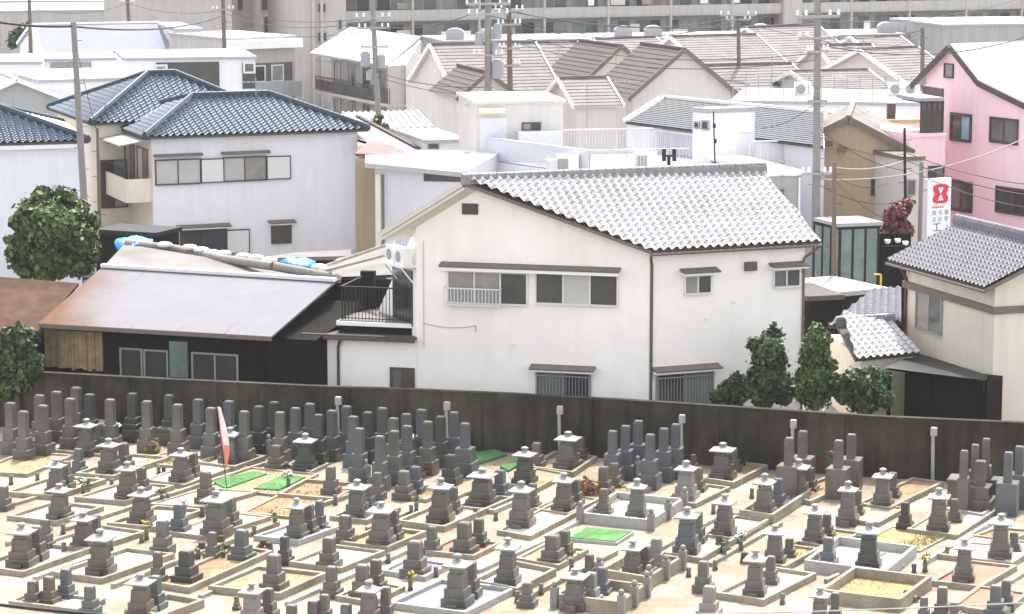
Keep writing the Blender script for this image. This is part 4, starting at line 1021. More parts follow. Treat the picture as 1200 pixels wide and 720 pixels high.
# small tiled wing between the houses
TW = thing('tiled_outhouse', 'small outhouse with bright and grey tiles between the bushes and the ivory house', 'outhouse', WY(1010, 430, 90))
t0 = WY(1003, 421, 88.8); t1 = W(1078, 414, t0.z); t2 = WY(1046, 379, 91.5); t3 = WY(982, 383, 91.8)
tile_roof('roof', [t0, t1, t2, t3], (t1 - t0), TW, 'tile_silver', pitch=0.29, row=0.26, amp=0.09, lift=0.025)
ridge(WY(980, 381, 91.9), WY(1050, 377, 91.6), TW, 'tile_grey', 0.28, 0.26)
u0, u1, u2, u3 = WY(970, 382, 92.2), WY(1056, 378, 91.8), WY(1056, 337, 96.0), WY(1022, 350, 96.0)
tile_roof('roof', [u0, u1, u2, u3], (u1 - u0), TW, 'tile_purple', pitch=0.27, row=0.24, amp=0.085, lift=0.02)
mb = MB(); mb.prism(seg_poly([t0 + Vector((.25, .3, 0)), t1 + Vector((-.2, .3, 0)), u1 + Vector((-.2, 2.5, 0)), u0 + Vector((.4, 2.5, 0))]), 0, min(t0.z, t1.z) - 0.14); mb.build('wall', 'stucco_warm', TW)
# ------------------------------------------------------------------ generic neighbour houses
class H: pass
def base_house(name, label, cat, L, Rp, Y, depth, wall, zoff=0.0, group=None, base=0.0):
    """front wall traced along its top edge from pixel L (at distance Y) to pixel Rp at the same height"""
    h = H(); A = WY(L[0], L[1], Y)
    if Rp[1] is None or abs(Rp[0] - L[0]) < 60:
        th = R(17); d = Vector((math.cos(th), math.sin(th), 0)); q = ray(Rp[0], L[1]); k = q.x / q.y      # x = k*y plane
        s_ = (k * A.y - A.x) / (d.x - k * d.y); B = A + d * s_
    else: B = W(Rp[0], Rp[1], A.z)
    h.z = A.z + zoff; h.A = Vector((A.x, A.y, 0)); h.B = Vector((B.x, B.y, 0))
    h.t = (h.B - h.A).normalized(); h.n = Vector((-h.t.y, h.t.x, 0)); h.w = (h.B - h.A).length; h.d = depth
    h.C = h.B + h.n * depth; h.D = h.A + h.n * depth
    h.o = thing(name, label, cat, h.A.lerp(h.B, .5), group)
    h.front = Face(h.A, h.B); h.left = Face(h.D, h.A); h.right = Face(h.B, h.C); h.wall = wall
    return h
def flat_house(name, label, cat, L, Rp, Y, depth, wall, roof='white_roof', parapet=0.25, **k):
    h = base_house(name, label, cat, L, Rp, Y, depth, wall, **k)
    mb = MB(); mb.prism(seg_poly([h.A, h.B, h.C, h.D]), 0, h.z - 0.02); mb.build('wall', wall, h.o)
    mb = MB(); e = 0.10
    q = [h.A - h.t * e - h.n * e, h.B + h.t * e - h.n * e, h.C + h.t * e + h.n * e, h.D - h.t * e + h.n * e]
    mb.prism(seg_poly(q), h.z - 0.02, h.z + 0.16); mb.build('roof', roof, h.o)
    return h
def wallprism(h, ridge_axis, rise):
    mb = MB(); z = h.z
    if ridge_axis == 'x':
        m0 = h.A.lerp(h.D, .5); m1 = h.B.lerp(h.C, .5)
        mb.prism(seg_poly([h.A, h.B, m1, m0]), 0, [z, z, z + rise, z + rise]); mb.prism(seg_poly([m0, m1, h.C, h.D]), 0, [z + rise, z + rise, z, z])
    elif ridge_axis == 'y':
        m0 = h.A.lerp(h.B, .5); m1 = h.D.lerp(h.C, .5)
        mb.prism(seg_poly([h.A, m0, m1, h.D]), 0, [z, z + rise, z + rise, z]); mb.prism(seg_poly([m0, h.B, h.C, m1]), 0, [z + rise, z, z, z + rise])
    else: mb.prism(seg_poly([h.A, h.B, h.C, h.D]), 0, z)
    mb.build('wall', h.wall, h.o)
FAR_T = dict(pitch=0.6, row=0.40, amp=0.02, lift=0.03, seg=2, under='eave_cream')
def up(p, z): return Vector((p.x, p.y, z))
def gable_house(name, label, cat, L, Rp, Y, depth, apex, wall, roof, axis='x', ov=0.35, tile=None, verge='white_trim', **k):
    h = base_house(name, label, cat, L, Rp, Y, depth, wall, **k)
    if axis == 'x': c = h.A.lerp(h.D, .5)
    else: c = h.A.lerp(h.B, .5)
    zr = WY(600, apex, c.y).z; rise = zr - h.z; h.rise = rise
    wallprism(h, axis, rise)
    t, n = h.t, h.n; g = 0.10
    if axis == 'x':
        s = rise / (h.d / 2)
        f0, f1 = h.A - t * ov - n * ov, h.B + t * ov - n * ov; r0, r1 = h.A.lerp(h.D, .5) - t * ov, h.B.lerp(h.C, .5) + t * ov; b0, b1 = h.D - t * ov + n * ov, h.C + t * ov + n * ov
        ze = h.z - s * ov + g
        P = [up(f0, ze), up(f1, ze), up(r1, zr + g), up(r0, zr + g)]; Q = [up(r0, zr + g), up(r1, zr + g), up(b1, ze), up(b0, ze)]
        e = t
    else:
        s = rise / (h.w / 2)
        f0, b0 = h.A - t * ov - n * ov, h.D - t * ov + n * ov; r0, r1 = h.A.lerp(h.B, .5) - n * ov, h.D.lerp(h.C, .5) + n * ov; f1, b1 = h.B + t * ov - n * ov, h.C + t * ov + n * ov
        ze = h.z - s * ov + g
        P = [up(f0, ze), up(r0, zr + g), up(r1, zr + g), up(b0, ze)]; Q = [up(r0, zr + g), up(f1, ze), up(b1, ze), up(r1, zr + g)]
        e = n
    kw = dict(FAR_T); kw.update(tile or {})
    if roof.startswith('tile'):
        tile_roof('roof', P, e, h.o, roof, **kw); tile_roof('roof', Q, e, h.o, roof, **kw)
    else:
        MB().slab(P, .1).build('roof', roof, h.o); MB().slab(Q, .1).build('roof', roof, h.o)
    mb = MB(); lines = [(P[0], P[3]), (Q[3], Q[0]), (P[1], P[2])] if axis == 'x' else [(P[0], P[1]), (Q[1], Q[0])]
    for a, b in lines:
        mb = MB(); mb.beam(a + Vector((0, 0, -.16)), b + Vector((0, 0, -.16)), .1, .26); mb.build('verge', verge, h.o)
    mb = MB(); ra, rb_ = (P[3], P[2]) if axis == 'x' else (P[1], P[2]); mb.beam(ra, rb_, .22, .14); mb.build('ridge_cap', roof if roof.startswith('tile') else verge, h.o)
    return h
def hip_roof(h, rise, roof, ov=0.5, ridgemat=None, inset=None, tile=None, rshift=0.0):
    t, n = h.t, h.n; ins = inset or h.d / 2
    a, b, c, d = [up(p, h.z) for p in (h.A - t * ov - n * ov, h.B + t * ov - n * ov, h.C + t * ov + n * ov, h.D - t * ov + n * ov)]
    r0 = up(h.A.lerp(h.D, .5) + t * ins, h.z + rise); r1 = up(h.B.lerp(h.C, .5) - t * ins, h.z + rise)
    kw = dict(pitch=.34, row=.30, amp=.10, lift=.04, seg=8); kw.update(tile or {})
    tile_roof('roof', [a, b, r1, r0], t, h.o, roof, **kw); tile_roof('roof', [c, d, r0, r1], t, h.o, roof, **kw)
    tile_roof('roof', [d, a, r0], n, h.o, roof, **kw); tile_roof('roof', [b, c, r1], n, h.o, roof, **kw)
    rm = ridgemat or roof
    for p, q in ((r0, r1), (a, r0), (b, r1), (d, r0), (c, r1)): ridge(p, q, h.o, rm, .26, .24)
    return a, b, c, d, r0, r1

# ---- white house with blue tiled hip roofs
BH = base_house('blue_roofed_house', 'white two-storey house with blue glazed hip roofs and a cream side balcony', 'house', (178, 160), (418, 151.5), 123, 8.5, 'stucco_white')
wallprism(BH, None, 0)
rz_ = WY(600, 117, BH.A.lerp(BH.D, .5).y).z - BH.z
hip_roof(BH, rz_, 'tile_blue', ov=.45, ridgemat='tile_blue_ridge', inset=3.1)
# taller rear wing of the same house
RW = H(); RW.A = BH.A + BH.n * 4.2 - BH.t * 1.6; RW.B = RW.A + BH.t * 8.6; RW.t, RW.n, RW.w, RW.d = BH.t, BH.n, 8.6, 8.6
RW.C = RW.B + RW.n * RW.d; RW.D = RW.A + RW.n * RW.d; RW.z = BH.z + 0.35; RW.o = BH.o; RW.wall = 'stucco_warm'
wallprism(RW, None, 0)
pc = RW.A.lerp(RW.C, .5)
hip_roof(RW, max(1.2, WY(228, 88, pc.y).z - RW.z), 'tile_blue', ov=.4, ridgemat='tile_blue_ridge', inset=3.6)
rwf = Face(RW.A, RW.B)
window(rwf, BH.o, ('m', .15, 1.35, 3.4, 5.6), 2, 'sash_brown', ('glass_dark', 'glass_lace'))
window(rwf, BH.o, ('m', .15, 1.35, .8, 2.4), 2, 'sash_brown', ('glass_dark', 'glass_grey'))
fr = BH.front
window(fr, BH.o, (183, 188, 234, 215), 2, 'sash_brown', ('glass_curtain', 'glass_curtain'))
window(fr, BH.o, (262, 185, 311, 211), 2, 'sash_brown', ('glass_curtain', 'glass_lace'))
window(fr, BH.o, (212, 270, 264, 296), 2, 'sash_brown', ('glass_dark', 'glass_dark'), hood='hood_brown')
window(fr, BH.o, (319, 265, 340, 284), 1, 'sash_brown', ('glass_dark',), hood='hood_brown')
for q in ((236, 187, 261, 213), (313, 184, 339, 209), (266, 270, 291, 296)):
    a0, a1, z0, z1 = fr.rect(*q); mb = MB(); fr.box(mb, a0, a1, z0, z1, 0, 0.10); 
    o = mb.build('shutter_box', 'sash_white', BH.o)
    mb = MB()
    for x0, x1, y0, y1 in ((a0 - .05, a0, z0, z1), (a1, a1 + .05, z0, z1), (a0 - .05, a1 + .05, z1, z1 + .05), (a0 - .05, a1 + .05, z0 - .05, z0)): fr.box(mb, x0, x1, y0, y1, 0, .115)
    mb.build('frame', 'sash_brown', o)
for q in ((180, 180, 236, 185), (259, 177, 315, 182)):
    a0, a1, z0, z1 = fr.rect(*q); mb = MB(); fr.box(mb, a0, a1, z1 - .12, z1, 0, .35); mb.build('hood', 'hood_brown', BH.o)
mb = MB(); BH.left.box(mb, 0, BH.left.len, 0, BH.z - .05, -.01, .03); mb.build('side_wall', 'stucco_warm', BH.o)
# balcony on the left flank
lf_ = BH.left; zf = lf_.sz(150, 216)[1]
bal = MB(); lf_.box(bal, .5, lf_.len - .1, zf - .35, zf + .75, 1.15, 1.25); lf_.box(bal, lf_.len - .2, lf_.len - .1, zf - .35, zf + .75, .03, 1.15); lf_.box(bal, .5, lf_.len - .2, zf - .35, zf - .2, .03, 1.15)
bo = bal.build('balcony', 'stucco_warm', BH.o)
mb = MB()
for i in range(30):
    x = .6 + (lf_.len - .8) * i / 29; lf_.box(mb, x - .012, x + .012, zf + .75, zf + 1.2, 1.19, 1.215)
lf_.box(mb, .55, lf_.len - .12, zf + 1.2, zf + 1.25, 1.17, 1.23); mb.build('railing', 'iron_black', bo)
mb = MB(); mb.slab([lf_.pt(2.2, zf + 2.6, .03), lf_.pt(lf_.len - .2, zf + 2.6, .03), lf_.pt(lf_.len - .2, zf + 2.35, 1.5), lf_.pt(2.2, zf + 2.35, 1.5)], .06); mb.build('awning', 'fill_white', BH.o)
for x in (2.4, lf_.len - .4):
    mb = MB(); lf_.box(mb, x - .04, x + .04, zf + .75, zf + 2.35, 1.16, 1.24); mb.build('awning_post', 'iron_black', BH.o)
for x0, x1 in ((1.0, 2.6), (3.4, 5.2), (5.8, 7.8)):
    window(lf_, BH.o, ('m', x0, x1, zf + .1, zf + 2.0), 2, 'sash_brown', ('glass_dark', 'glass_lace'))
    mb = MB()
for x0, x1 in ((1.0, 3.0), (4.4, 6.6)):
    window(lf_, BH.o, ('m', x0, x1, .6, 2.2), 2, 'sash_brown', ('glass_dark', 'glass_grey'))

# ---- white house with a blue tiled roof, left edge
LH = base_house('blue_roofed_house', 'plain white house with blue hip roof cut by the left edge, behind the big tree', 'house', (-170, 172), (92, 165), 116, 8.5, 'stucco_white')
wallprism(LH, None, 0)
hip_roof(LH, WY(600, 131, LH.A.lerp(LH.D, .5).y).z - LH.z, 'tile_blue', ov=.4, ridgemat='tile_blue_ridge', inset=3.2)
mb = MB(); LH.front.box(mb, 0, LH.w, LH.z - .3, LH.z - .02, 0, .35); mb.build('fascia', 'white_trim', LH.o)

# ---- left background: white boxes and sheds
g = gable_house('grey_gable_house', 'pale grey house with a plain gable at the left edge behind the blue roofs', 'house', (-55, 128), (93, 124), 150, 9, 95, 'concrete_grey', 'white_roof', axis='y', ov=.3)
b = flat_house('white_box_house', 'white flat-roofed box house with dark grey recessed upper wall, left of centre', 'house', (146, 71), (299, 69), 160, 8, 'stucco_white')
f = b.front
a0, a1, z0, z1 = f.rect(183, 73, 257, 104); mb = MB(); f.box(mb, a0, a1, z0, z1, 0, .06); mb.build('dark_panel', 'dark_siding', b.o)
a0, a1, z0, z1 = f.rect(284, 73, 299, 104); mb = MB(); f.box(mb, a0, a1, z0, z1, 0, .06); mb.build('dark_panel', 'dark_siding', b.o)
window(Face(f.pt(0, 0, .06), f.pt(f.len, 0, .06)), b.o, (184, 78, 194, 88), 1, 'sash_white', ('glass_lace',), fw=.12)
window(Face(f.pt(0, 0, .06), f.pt(f.len, 0, .06)), b.o, (287, 75, 297, 84), 1, 'sash_white', ('glass_grey',), fw=.12)
b = flat_house('white_box_house', 'low white house with a dark carport opening just above the blue roof', 'house', (47, 97), (150, 94), 152, 9, 'stucco_white')
f = b.front; a0, a1, z0, z1 = f.rect(118, 101, 150, 122); mb = MB(); f.box(mb, a0, a1 - .1, z0, z1, 0, .05); mb.build('carport_opening', 'dark_siding', b.o)
b = flat_house('white_box_house', 'small white flat-roofed house with one tiny window at the left edge', 'house', (-60, 76), (48, 75), 168, 8, 'stucco_white')
window(b.front, b.o, (9, 84, 19, 91), 2, 'sash_grey', ('glass_dark',))
b = flat_house('pale_low_house', 'pale low flat-roofed house between the white boxes below the warehouse', 'house', (48, 72), (146, 70), 176, 6, 'stucco_white', roof='roof_deck')
window(b.front, b.o, (60, 74, 106, 81), 3, 'sash_grey', ('glass_lace',))
g = gable_house('white_warehouse', 'long warehouse with a big pale lavender roof in the left background', 'warehouse', (55, 63), (206, 60), 205, 14, 31, 'stucco_white', 'lavender_roof', axis='x', ov=.2)
b = flat_house('pale_blue_building', 'pale bluish flat building at the right end of the warehouse', 'building', (206, 36), (236, 35), 207, 10, 'white_metal', roof='white_roof')
b = flat_house('long_flat_building', 'very long flat-roofed building with a white roof edge in the far left background', 'building', (-60, 15), (268, 12), 262, 18, 'concrete_beige', roof='white_roof')
f = b.front
for i in range(9): window(f, b.o, ('m', 3 + i * 3.2, 4.8 + i * 3.2, 3.2, 4.6), 2, 'sash_grey', ('glass_grey', 'glass_lace'))
a0, a1, z0, z1 = f.rect(234, 25, 262, 38); mb = MB(); f.box(mb, a0, a1, z0, z1, 0, .1); mb.build('red_panel', 'tile_pinkish', b.o)
b = flat_house('far_block', 'greyish block along the top left edge behind the long flat building', 'building', (-80, 3), (272, 2), 330, 18, 'concrete_grey', roof='concrete_grey')
for i in range(10): window(b.front, b.o, ('m', 2 + i * 3.6, 4.6 + i * 3.6, 1.6, 3.0), 2, 'sash_grey', ('glass_grey',))

# ---- beige apartment blocks, left of centre
def apt(label, L, Rp, Y, depth, wins, wall='concrete_beige', cat='apartment block'):
    b = flat_house('apartment_block', label, cat, L, Rp, Y, depth, wall, roof='concrete_grey')
    for q in wins: window(b.front, b.o, q, 1, 'sash_grey', ('glass_dark',), fw=.1)
    return b
apt('tall beige apartment block with narrow slit windows, left of the stair tower', (270, -85), (346, -88), 232, 12, [(306, -6, 313, 12), (309, 20, 314, 40), (278, -6, 284, 12)])
b = apt('taller beige stair tower block with small square windows', (346, -110), (404, -112), 226, 12, [(373, 5, 381, 14), (373, 39, 382, 48), (397, 24, 400, 34), (351, -30, 356, -12)])
for x in (.5, .33): mb = MB(); b.front.box(mb, b.w * x - .12, b.w * x + .12, 0, b.z - .1, 0, .25); mb.build('pilaster', 'concrete_beige', b.o)
# low gallery block in front of them
b = flat_house('gallery_block', 'low flat-roofed flats with dark open galleries below the beige tower', 'apartment block', (264, 47), (345, 44), 200, 9, 'concrete_beige', roof='white_roof')
f = b.front
for z in (.4, 3.05):
    o_ = MB(); f.box(o_, .4, b.w - .25, z + .95, z + 2.35, 0.0, .05); w_ = o_.build('gallery_opening', 'glass_grey', b.o)
    p_ = MB(); f.box(p_, 0, b.w, z - .25, z, 0, 1.0); f.box(p_, 0, b.w, z, z + .95, .9, 1.0); p_.build('balcony', 'concrete_grey', b.o)
    for q in range(3): window(Face(f.pt(0, 0, .05), f.pt(f.len, 0, .05)), b.o, ('m', .8 + q * 1.6, 1.7 + q * 1.6, z + 1.0, z + 2.1), 1, 'sash_white', ('glass_lace', 'glass_dark')[q % 2:], fw=.1)
b2 = MB(); f.box(b2, -.1, b.w + .1, b.z - .7, b.z - .05, .02, 1.1); b2.build('fascia', 'white_trim', b.o)
# two-storey gallery flats with a white lean roof
cr = WY(456, 76, 190); zc = cr.z; lfp = W(369, 62, zc); rtp = W(493, 60, zc)
GA_ = thing('gallery_block', 'two-storey flats with dark railed galleries under a white pitched roof, left of the beige houses', 'apartment block', Vector((cr.x, cr.y, 0)))
LF = Face(lfp, cr); RF = Face(cr, rtp); bk = Vector((lfp.x, lfp.y, 0)) + (Vector((rtp.x, rtp.y, 0)) - Vector((cr.x, cr.y, 0)))
mb = MB(); q0, q1 = LF.pt(0, 0, -1.3), LF.pt(LF.len, 0, -1.3)
mb.prism(seg_poly([q0, q1, rtp, bk]), 0, [zc - .1, zc - .1, zc + .9, zc + .9]); mb.build('wall', 'concrete_beige', GA_)
mb = MB(); mb.prism(seg_poly([q1 - LF.t * .2, LF.pt(LF.len, 0, .1), RF.pt(RF.len, 0, .02), RF.pt(RF.len, 0, -.2)]), 0, [zc - .05, zc - .1, zc + .8, zc + .8]); mb.build('end_wall', 'concrete_beige', GA_)
rp = [up(LF.pt(-.3, 0, .3), zc), up(LF.pt(LF.len + .3, 0, .3), zc), up(Vector((rtp.x, rtp.y, 0)), zc + 1.15), up(bk, zc + 1.15)]
mb = MB(); mb.add(rp, [[0, 1, 2], [0, 2, 3]]); mb.add([p - Vector((0, 0, .15)) for p in rp], [[2, 1, 0], [3, 2, 0]])
for i in range(4): mb.add([rp[i], rp[(i + 1) % 4], rp[(i + 1) % 4] - Vector((0, 0, .15)), rp[i] - Vector((0, 0, .15))], [[0, 1, 2, 3]])
mb.build('roof', 'white_roof', GA_, fix=False)
for z in (zc - 2.85, zc - 5.6):
    mb = MB(); LF.box(mb, 0, LF.len, z - .22, z, -1.3, .05); o = mb.build('gallery_floor', 'concrete_beige', GA_)
    mb = MB()
    for i in range(46): x = LF.len * i / 45; LF.box(mb, x - .03, x + .03, z, z + 1.05, -.04, 0)
    LF.box(mb, 0, LF.len, z + 1.05, z + 1.12, -.06, .02); LF.box(mb, 0, LF.len, z + .12, z + .85, -.035, -.02); mb.build('railing', 'dark_siding', o)
    BF = Face(q0, q1)
    for i in range(5):
        window(BF, GA_, ('m', .8 + i * BF.len / 5, 2.1 + i * BF.len / 5, z + .3, z + 2.1), 2, 'sash_grey', ('glass_grey', 'glass_lace', 'glass_dark')[i % 3:], fw=.08)

# ---- beige tiled row houses
BT = 'row houses with beige tiled roofs'
def bw_(h, rects, face='front'):
    for q in rects: window(getattr(h, face), h.o, q, 2, 'sash_brown', ('glass_grey', 'glass_dark'), fw=.07)
def bx(label, L, Rp, Y, depth, apex, axis='x', roof='tile_beige', rects=(), **k):
    h = gable_house('row_house', label, 'house', L, Rp, Y, depth, apex, 'stucco_beige', roof, axis=axis, group=BT, **k)
    bw_(h, rects); return h
bx('beige row house with wide pinkish tiled roof and tall left gable beside the flats', (535, 106), (650, 103), 172, 9.5, 54, rects=[(526, 115, 538, 131), (560, 114, 574, 130)])
bx('small cream cross-gable house with mauve roof left of the white stair tower', (541, 112), (600, 109.5), 158, 6, 87, 'y', 'tile_mauve', rects=[(562, 112, 578, 120)], verge='hood_brown')
bx('row house with plain beige tiled roof behind the pair of utility poles', (628, 104), (700, 102), 186, 9.5, 52)
bx('narrower mauve-roofed gable house directly left of the large mauve gable', (684, 96), (768, 93.5), 178, 6.5, 56, 'y', 'tile_mauve', verge='hood_brown')
bx('large plain cream gable house with mauve roof at the centre of the background', (741, 112), (857, 108.5), 163, 6.0, 60, 'y', 'tile_mauve', verge='hood_brown')
bx('little row house with a low pale tiled roof in front of the mauve gables', (676, 123), (722, 120.5), 157, 5.5, 94)
bx('distant beige roof peeping between the two mauve gables', (735, 78), (800, 75), 200, 8, 48)
bx('long beige tiled roof right of the large mauve gable, with white verge', (832, 86), (925, 83), 188, 11, 45)
bx('lower pale tiled roof in front right of the large mauve gable', (852, 111), (950, 108), 168, 7, 79)
bx('beige tiled roof behind the tall concrete pole, topmost on the right', (926, 76), (1003, 73), 196, 11, 34)
bx('beige tiled roof with small left gable just right of the tall concrete pole', (984, 84), (1040, 82), 182, 7, 55)
bx('far beige tiled roof left of the pink house, behind the thin pole', (1022, 62), (1072, 60), 208, 7, 45)
bx('beige tiled roof with white gable edge, nearest the pink house', (1065, 99), (1125, 96), 172, 9.5, 60)
bx('pale small roof wedged between the lower roofs above the fenced flat roof', (955, 105), (1035, 103), 165, 6, 86)
# flat terrace behind them with round roof hoods
b = flat_house('terrace_block', 'long flat-topped block with white coping behind the beige roofs', 'building', (520, 50), (1102, 41), 222, 8, 'concrete_grey', roof='white_roof')
for i, x in enumerate((.03, .10, .36, .42, .64, .90, .955)):
    p = b.front.pt(b.w * x, b.z + .16, -1.5)
    t = thing('roof_hood', 'white rounded roof hood on the long flat block, %s from the left' % ['first', 'second', 'third', 'fourth', 'fifth', 'sixth', 'seventh'][i], 'roof hood', p, 'rounded hoods on the flat block')
    mb = MB(); mb.box((p.x, p.y, p.z), (1.5, 1.2, .5)); mb.build('base', 'concrete_grey', t)
    mb = MB(); n = 8; v = []
    for s in (-.65, .65):
        for j in range(n + 1): a = math.pi * j / n; v.append((p.x + .8 * math.cos(a), p.y + s, p.z + .5 + .45 * math.sin(a)))
    mb.add(v, [[j, j + 1, n + 2 + j, n + 1 + j] for j in range(n)] + [list(range(n + 1))[::-1], list(range(n + 1, 2 * n + 2))]); mb.build('hood', 'white_roof', t)
b = flat_house('grey_flat_building', 'grey flat-roofed building with white roof edge behind the pink house', 'building', (1105, 31), (1260, 29), 226, 12, 'concrete_grey', roof='white_roof')

# ---- long apartment building along the top edge
z7 = WY(600, 9, 248).z; pL = W(404, 13.5, z7); pR = W(1262, -2.5, z7)
AP = thing('apartment_building', 'long apartment building with glazed balconies along the top edge', 'apartment building', Vector(((pL.x + pR.x) / 2, (pL.y + pR.y) / 2, 0)))
F = Face(pL, pR); Ln = F.len
mb = MB(); F.box(mb, 0, Ln, 0, z7 + 9, -12, -1.6); mb.build('wall', 'concrete_grey', AP)
nb = 12
for k in range(-2, 3):
    zf = z7 - .8 + 2.8 * k
    if zf < -.5: continue
    mb = MB(); F.box(mb, 0, Ln, zf - .2, zf, -1.6, 0); F.box(mb, 0, Ln, zf - .05, zf + .8, -.12, .04); mb.build('balcony', 'concrete_beige', AP)
    for i in range(nb * 2):
        x = Ln * (i + .12) / (nb * 2); w = Ln / (nb * 2) * .76
        window(Face(F.pt(0, 0, -1.6), F.pt(Ln, 0, -1.6)), AP, ('m', x, x + w, zf + .1, zf + 2.15), 2, 'sash_grey', [('glass_grey', 'glass_dark'), ('glass_lace', 'glass_grey'), ('glass_green', 'glass_grey'), ('glass_dark', 'glass_lace')][(i * 7 + k * 3) % 4], fw=.09, sill=False)
mb = MB()
for i in range(nb + 1):
    x = Ln * i / nb; F.box(mb, x - .1, x + .1, 0, z7 + 9, -.35, .1)
mb.build('post', 'concrete_beige', AP)
a0 = F.sz(916, 20)[0]; a1 = F.sz(938, 20)[0]
mb = MB(); F.box(mb, a0, a1, 0, z7 + 10, -2, .35); mb.build('stair_tower', 'concrete_beige', AP)
lr = random.Random(9)
for i in range(26):
    x = lr.uniform(1, Ln - 2); zf = z7 - .8 + 2.8 * lr.choice((-1, 0)); mb = MB(); w = lr.uniform(.5, 1.6)
    F.box(mb, x, x + w, zf + .9, zf + .9 + lr.uniform(.5, 1.0), -.3, -.26); mb.build('laundry', lr.choice(['white_trim', 'glass_lace', 'flower_white', 'glass_blue', 'stucco_beige']), AP)

# ---- small roofs right of the blue-roofed house
S1 = base_house('sheet_roof_shed', 'olive shed under a bright white corrugated roof, right of the blue roof', 'shed', (440, 154), (500, 151), 148, 5, 'stucco_tan')
wallprism(S1, None, 0)
mb = MB(); mb.slab([WY(400, 153, 148.5), WY(507, 149.5, 147), WY(488, 130, 153), WY(402, 132, 154)], .1)
for i in range(14):
    a = WY(400, 153, 148.5).lerp(WY(507, 149.5, 147), i / 13); c = WY(402, 132, 154).lerp(WY(488, 130, 153), i / 13); mb.beam(a, c, .12, .07)
mb.build('roof', 'white_roof', S1.o)
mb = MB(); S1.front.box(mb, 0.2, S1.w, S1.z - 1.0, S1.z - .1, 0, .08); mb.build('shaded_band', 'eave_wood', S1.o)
S2 = thing('pink_roofed_house', 'narrow house with pale pink tiled roof slope, between blue roof and white tower', 'house', WY(450, 165, 128))
p = [WY(419, 163, 126), WY(478, 181, 124), WY(490, 176, 128), WY(419, 138, 134)]
mb = MB(); mb.add(p, [[0, 1, 2], [0, 2, 3]]); mb.add([q - Vector((0, 0, .15)) for q in p], [[2, 1, 0], [3, 2, 0]]); mb.build('roof', 'tile_pinkish', S2, fix=False)
mb = MB(); mb.prism(seg_poly([p[0], p[1], p[2], p[3]]), 0, min(q.z for q in p) - .2); mb.build('wall', 'stucco_warm', S2)
mb = MB(); mb.beam(p[3], p[2], .2, .14); mb.build('ridge_cap', 'tile_mauve', S2)
S3 = thing('red_roofed_shed', 'little shed with a dark red roof under the pink tiled slope', 'shed', WY(440, 175, 121))
p = [WY(416, 180, 116.5), WY(480, 182, 116.5), WY(460, 170, 119), WY(432, 165, 119)]
mb = MB(); mb.slab(p, .12); mb.build('roof', 'tile_red', S3)
mb = MB(); mb.prism(seg_poly(p), 0, min(q.z for q in p) - .15); mb.build('wall', 'stucco_tan', S3)
b = base_house('white_low_house', 'white low house with corrugated walls and a flat white roof, left of the white tower', 'house', (440, 196), (548, 198), 110, 8, 'white_metal')
mb = MB(); mb.prism(seg_poly([b.A, b.B, b.C, b.D]), 0, b.z - .05)
for i in range(30): x = b.w * i / 29; b.front.box(mb, x - .02, x + .02, 0, b.z - .1, 0, .035)
mb.build('wall', 'white_metal', b.o)
mb = MB(); mb.slab([WY(428, 191, 109.2), WY(548, 203, 109.2), WY(552, 178, 117), WY(428, 181, 117)], .2); mb.build('roof', 'white_roof', b.o)
a0, a1, z0, z1 = b.front.rect(497, 202, 547, 213); mb = MB(); b.front.box(mb, a0, a1, z0, z1, .02, .06); mb.build('dark_opening', 'dark_siding', b.o)
a0, a1, z0, z1 = b.front.rect(441, 204, 447, 280); mb = MB(); b.front.box(mb, a0, a1, 0, z1, .03, .12); mb.build('corner_post', 'stucco_warm', b.o)
mb = MB(); mb.path([b.front.pt(.35, b.z - .3, .15), b.front.pt(.35, .2, .15)], .05); mb.build('downpipe', 'hood_brown', b.o)
b = flat_house('white_low_house', 'white metal garage with a shallow gable between the olive shed and the white tower', 'garage', (500, 168), (548, 172), 127, 6, 'white_metal')
window(b.front, b.o, (502, 166, 513, 174), 1, 'sash_grey', ('glass_dark',))
b = flat_house('tan_wall_house', 'narrow tan house strip visible beside the white blue-roofed house', 'house', (418, 208), (440, 206), 128, 3, 'stucco_tan', roof='grey_roof')
window(b.front, b.o, (424, 226, 433, 244), 1, 'sash_brown', ('glass_dark',))
# ---- white flat-roofed building with roof terrace behind the cream house
TC = WY(690, 204, 111); zt_ = TC.z
TL, TR = W(547, 184, zt_), W(925, 199, zt_); TB = TL + (TR - TC)
TB0 = Vector((TC.x, TC.y, 0))
WB = thing('white_terrace_building', 'white flat-roofed building with a railed roof terrace behind the cream house', 'building', TB0)
mb = MB(); mb.prism(seg_poly([TL, TC, TR, TB]), 0, zt_ - .05); mb.build('wall', 'stucco_white', WB)
mb = MB(); mb.prism(seg_poly([TL, TC, TR, TB]), zt_ - .05, zt_); mb.build('roof', 'roof_deck', WB)
fl, fr2 = Face(TL, TC), Face(TC, TR)
fb = Face(TR, TB); fk = Face(TB, TL)
def railing(face, a0, a1, z, h, m, parent, step=.14, off=-.08, solid=None):
    mb = MB(); n = max(2, int((a1 - a0) / step))
    for i in range(n + 1):
        x = a0 + (a1 - a0) * i / n; w = .03 if i % 12 == 0 else .013
        face.box(mb, x - w, x + w, z, z + h, off - .02, off + .02)
    face.box(mb, a0, a1, z + h, z + h + .06, off - .04, off + .04); face.box(mb, a0, a1, z + .08, z + .13, off - .02, off + .02)
    o = mb.build('railing', m, parent)
    if solid:
        mb = MB(); face.box(mb, a0, a1, z + .15, z + h - .03, off - .012, off + .006); mb.build('panel', solid, o)
    return o
railing(fl, .2, fl.len, zt_, .95, 'white_metal', WB, solid='white_metal')
railing(fr2, .0, fr2.len * .5, zt_, .95, 'white_metal', WB)
railing(fb, 1.0, fb.len - .1, zt_, 1.0, 'white_metal', WB); railing(fk, .2, fk.len * .7, zt_, 1.1, 'white_metal', WB)
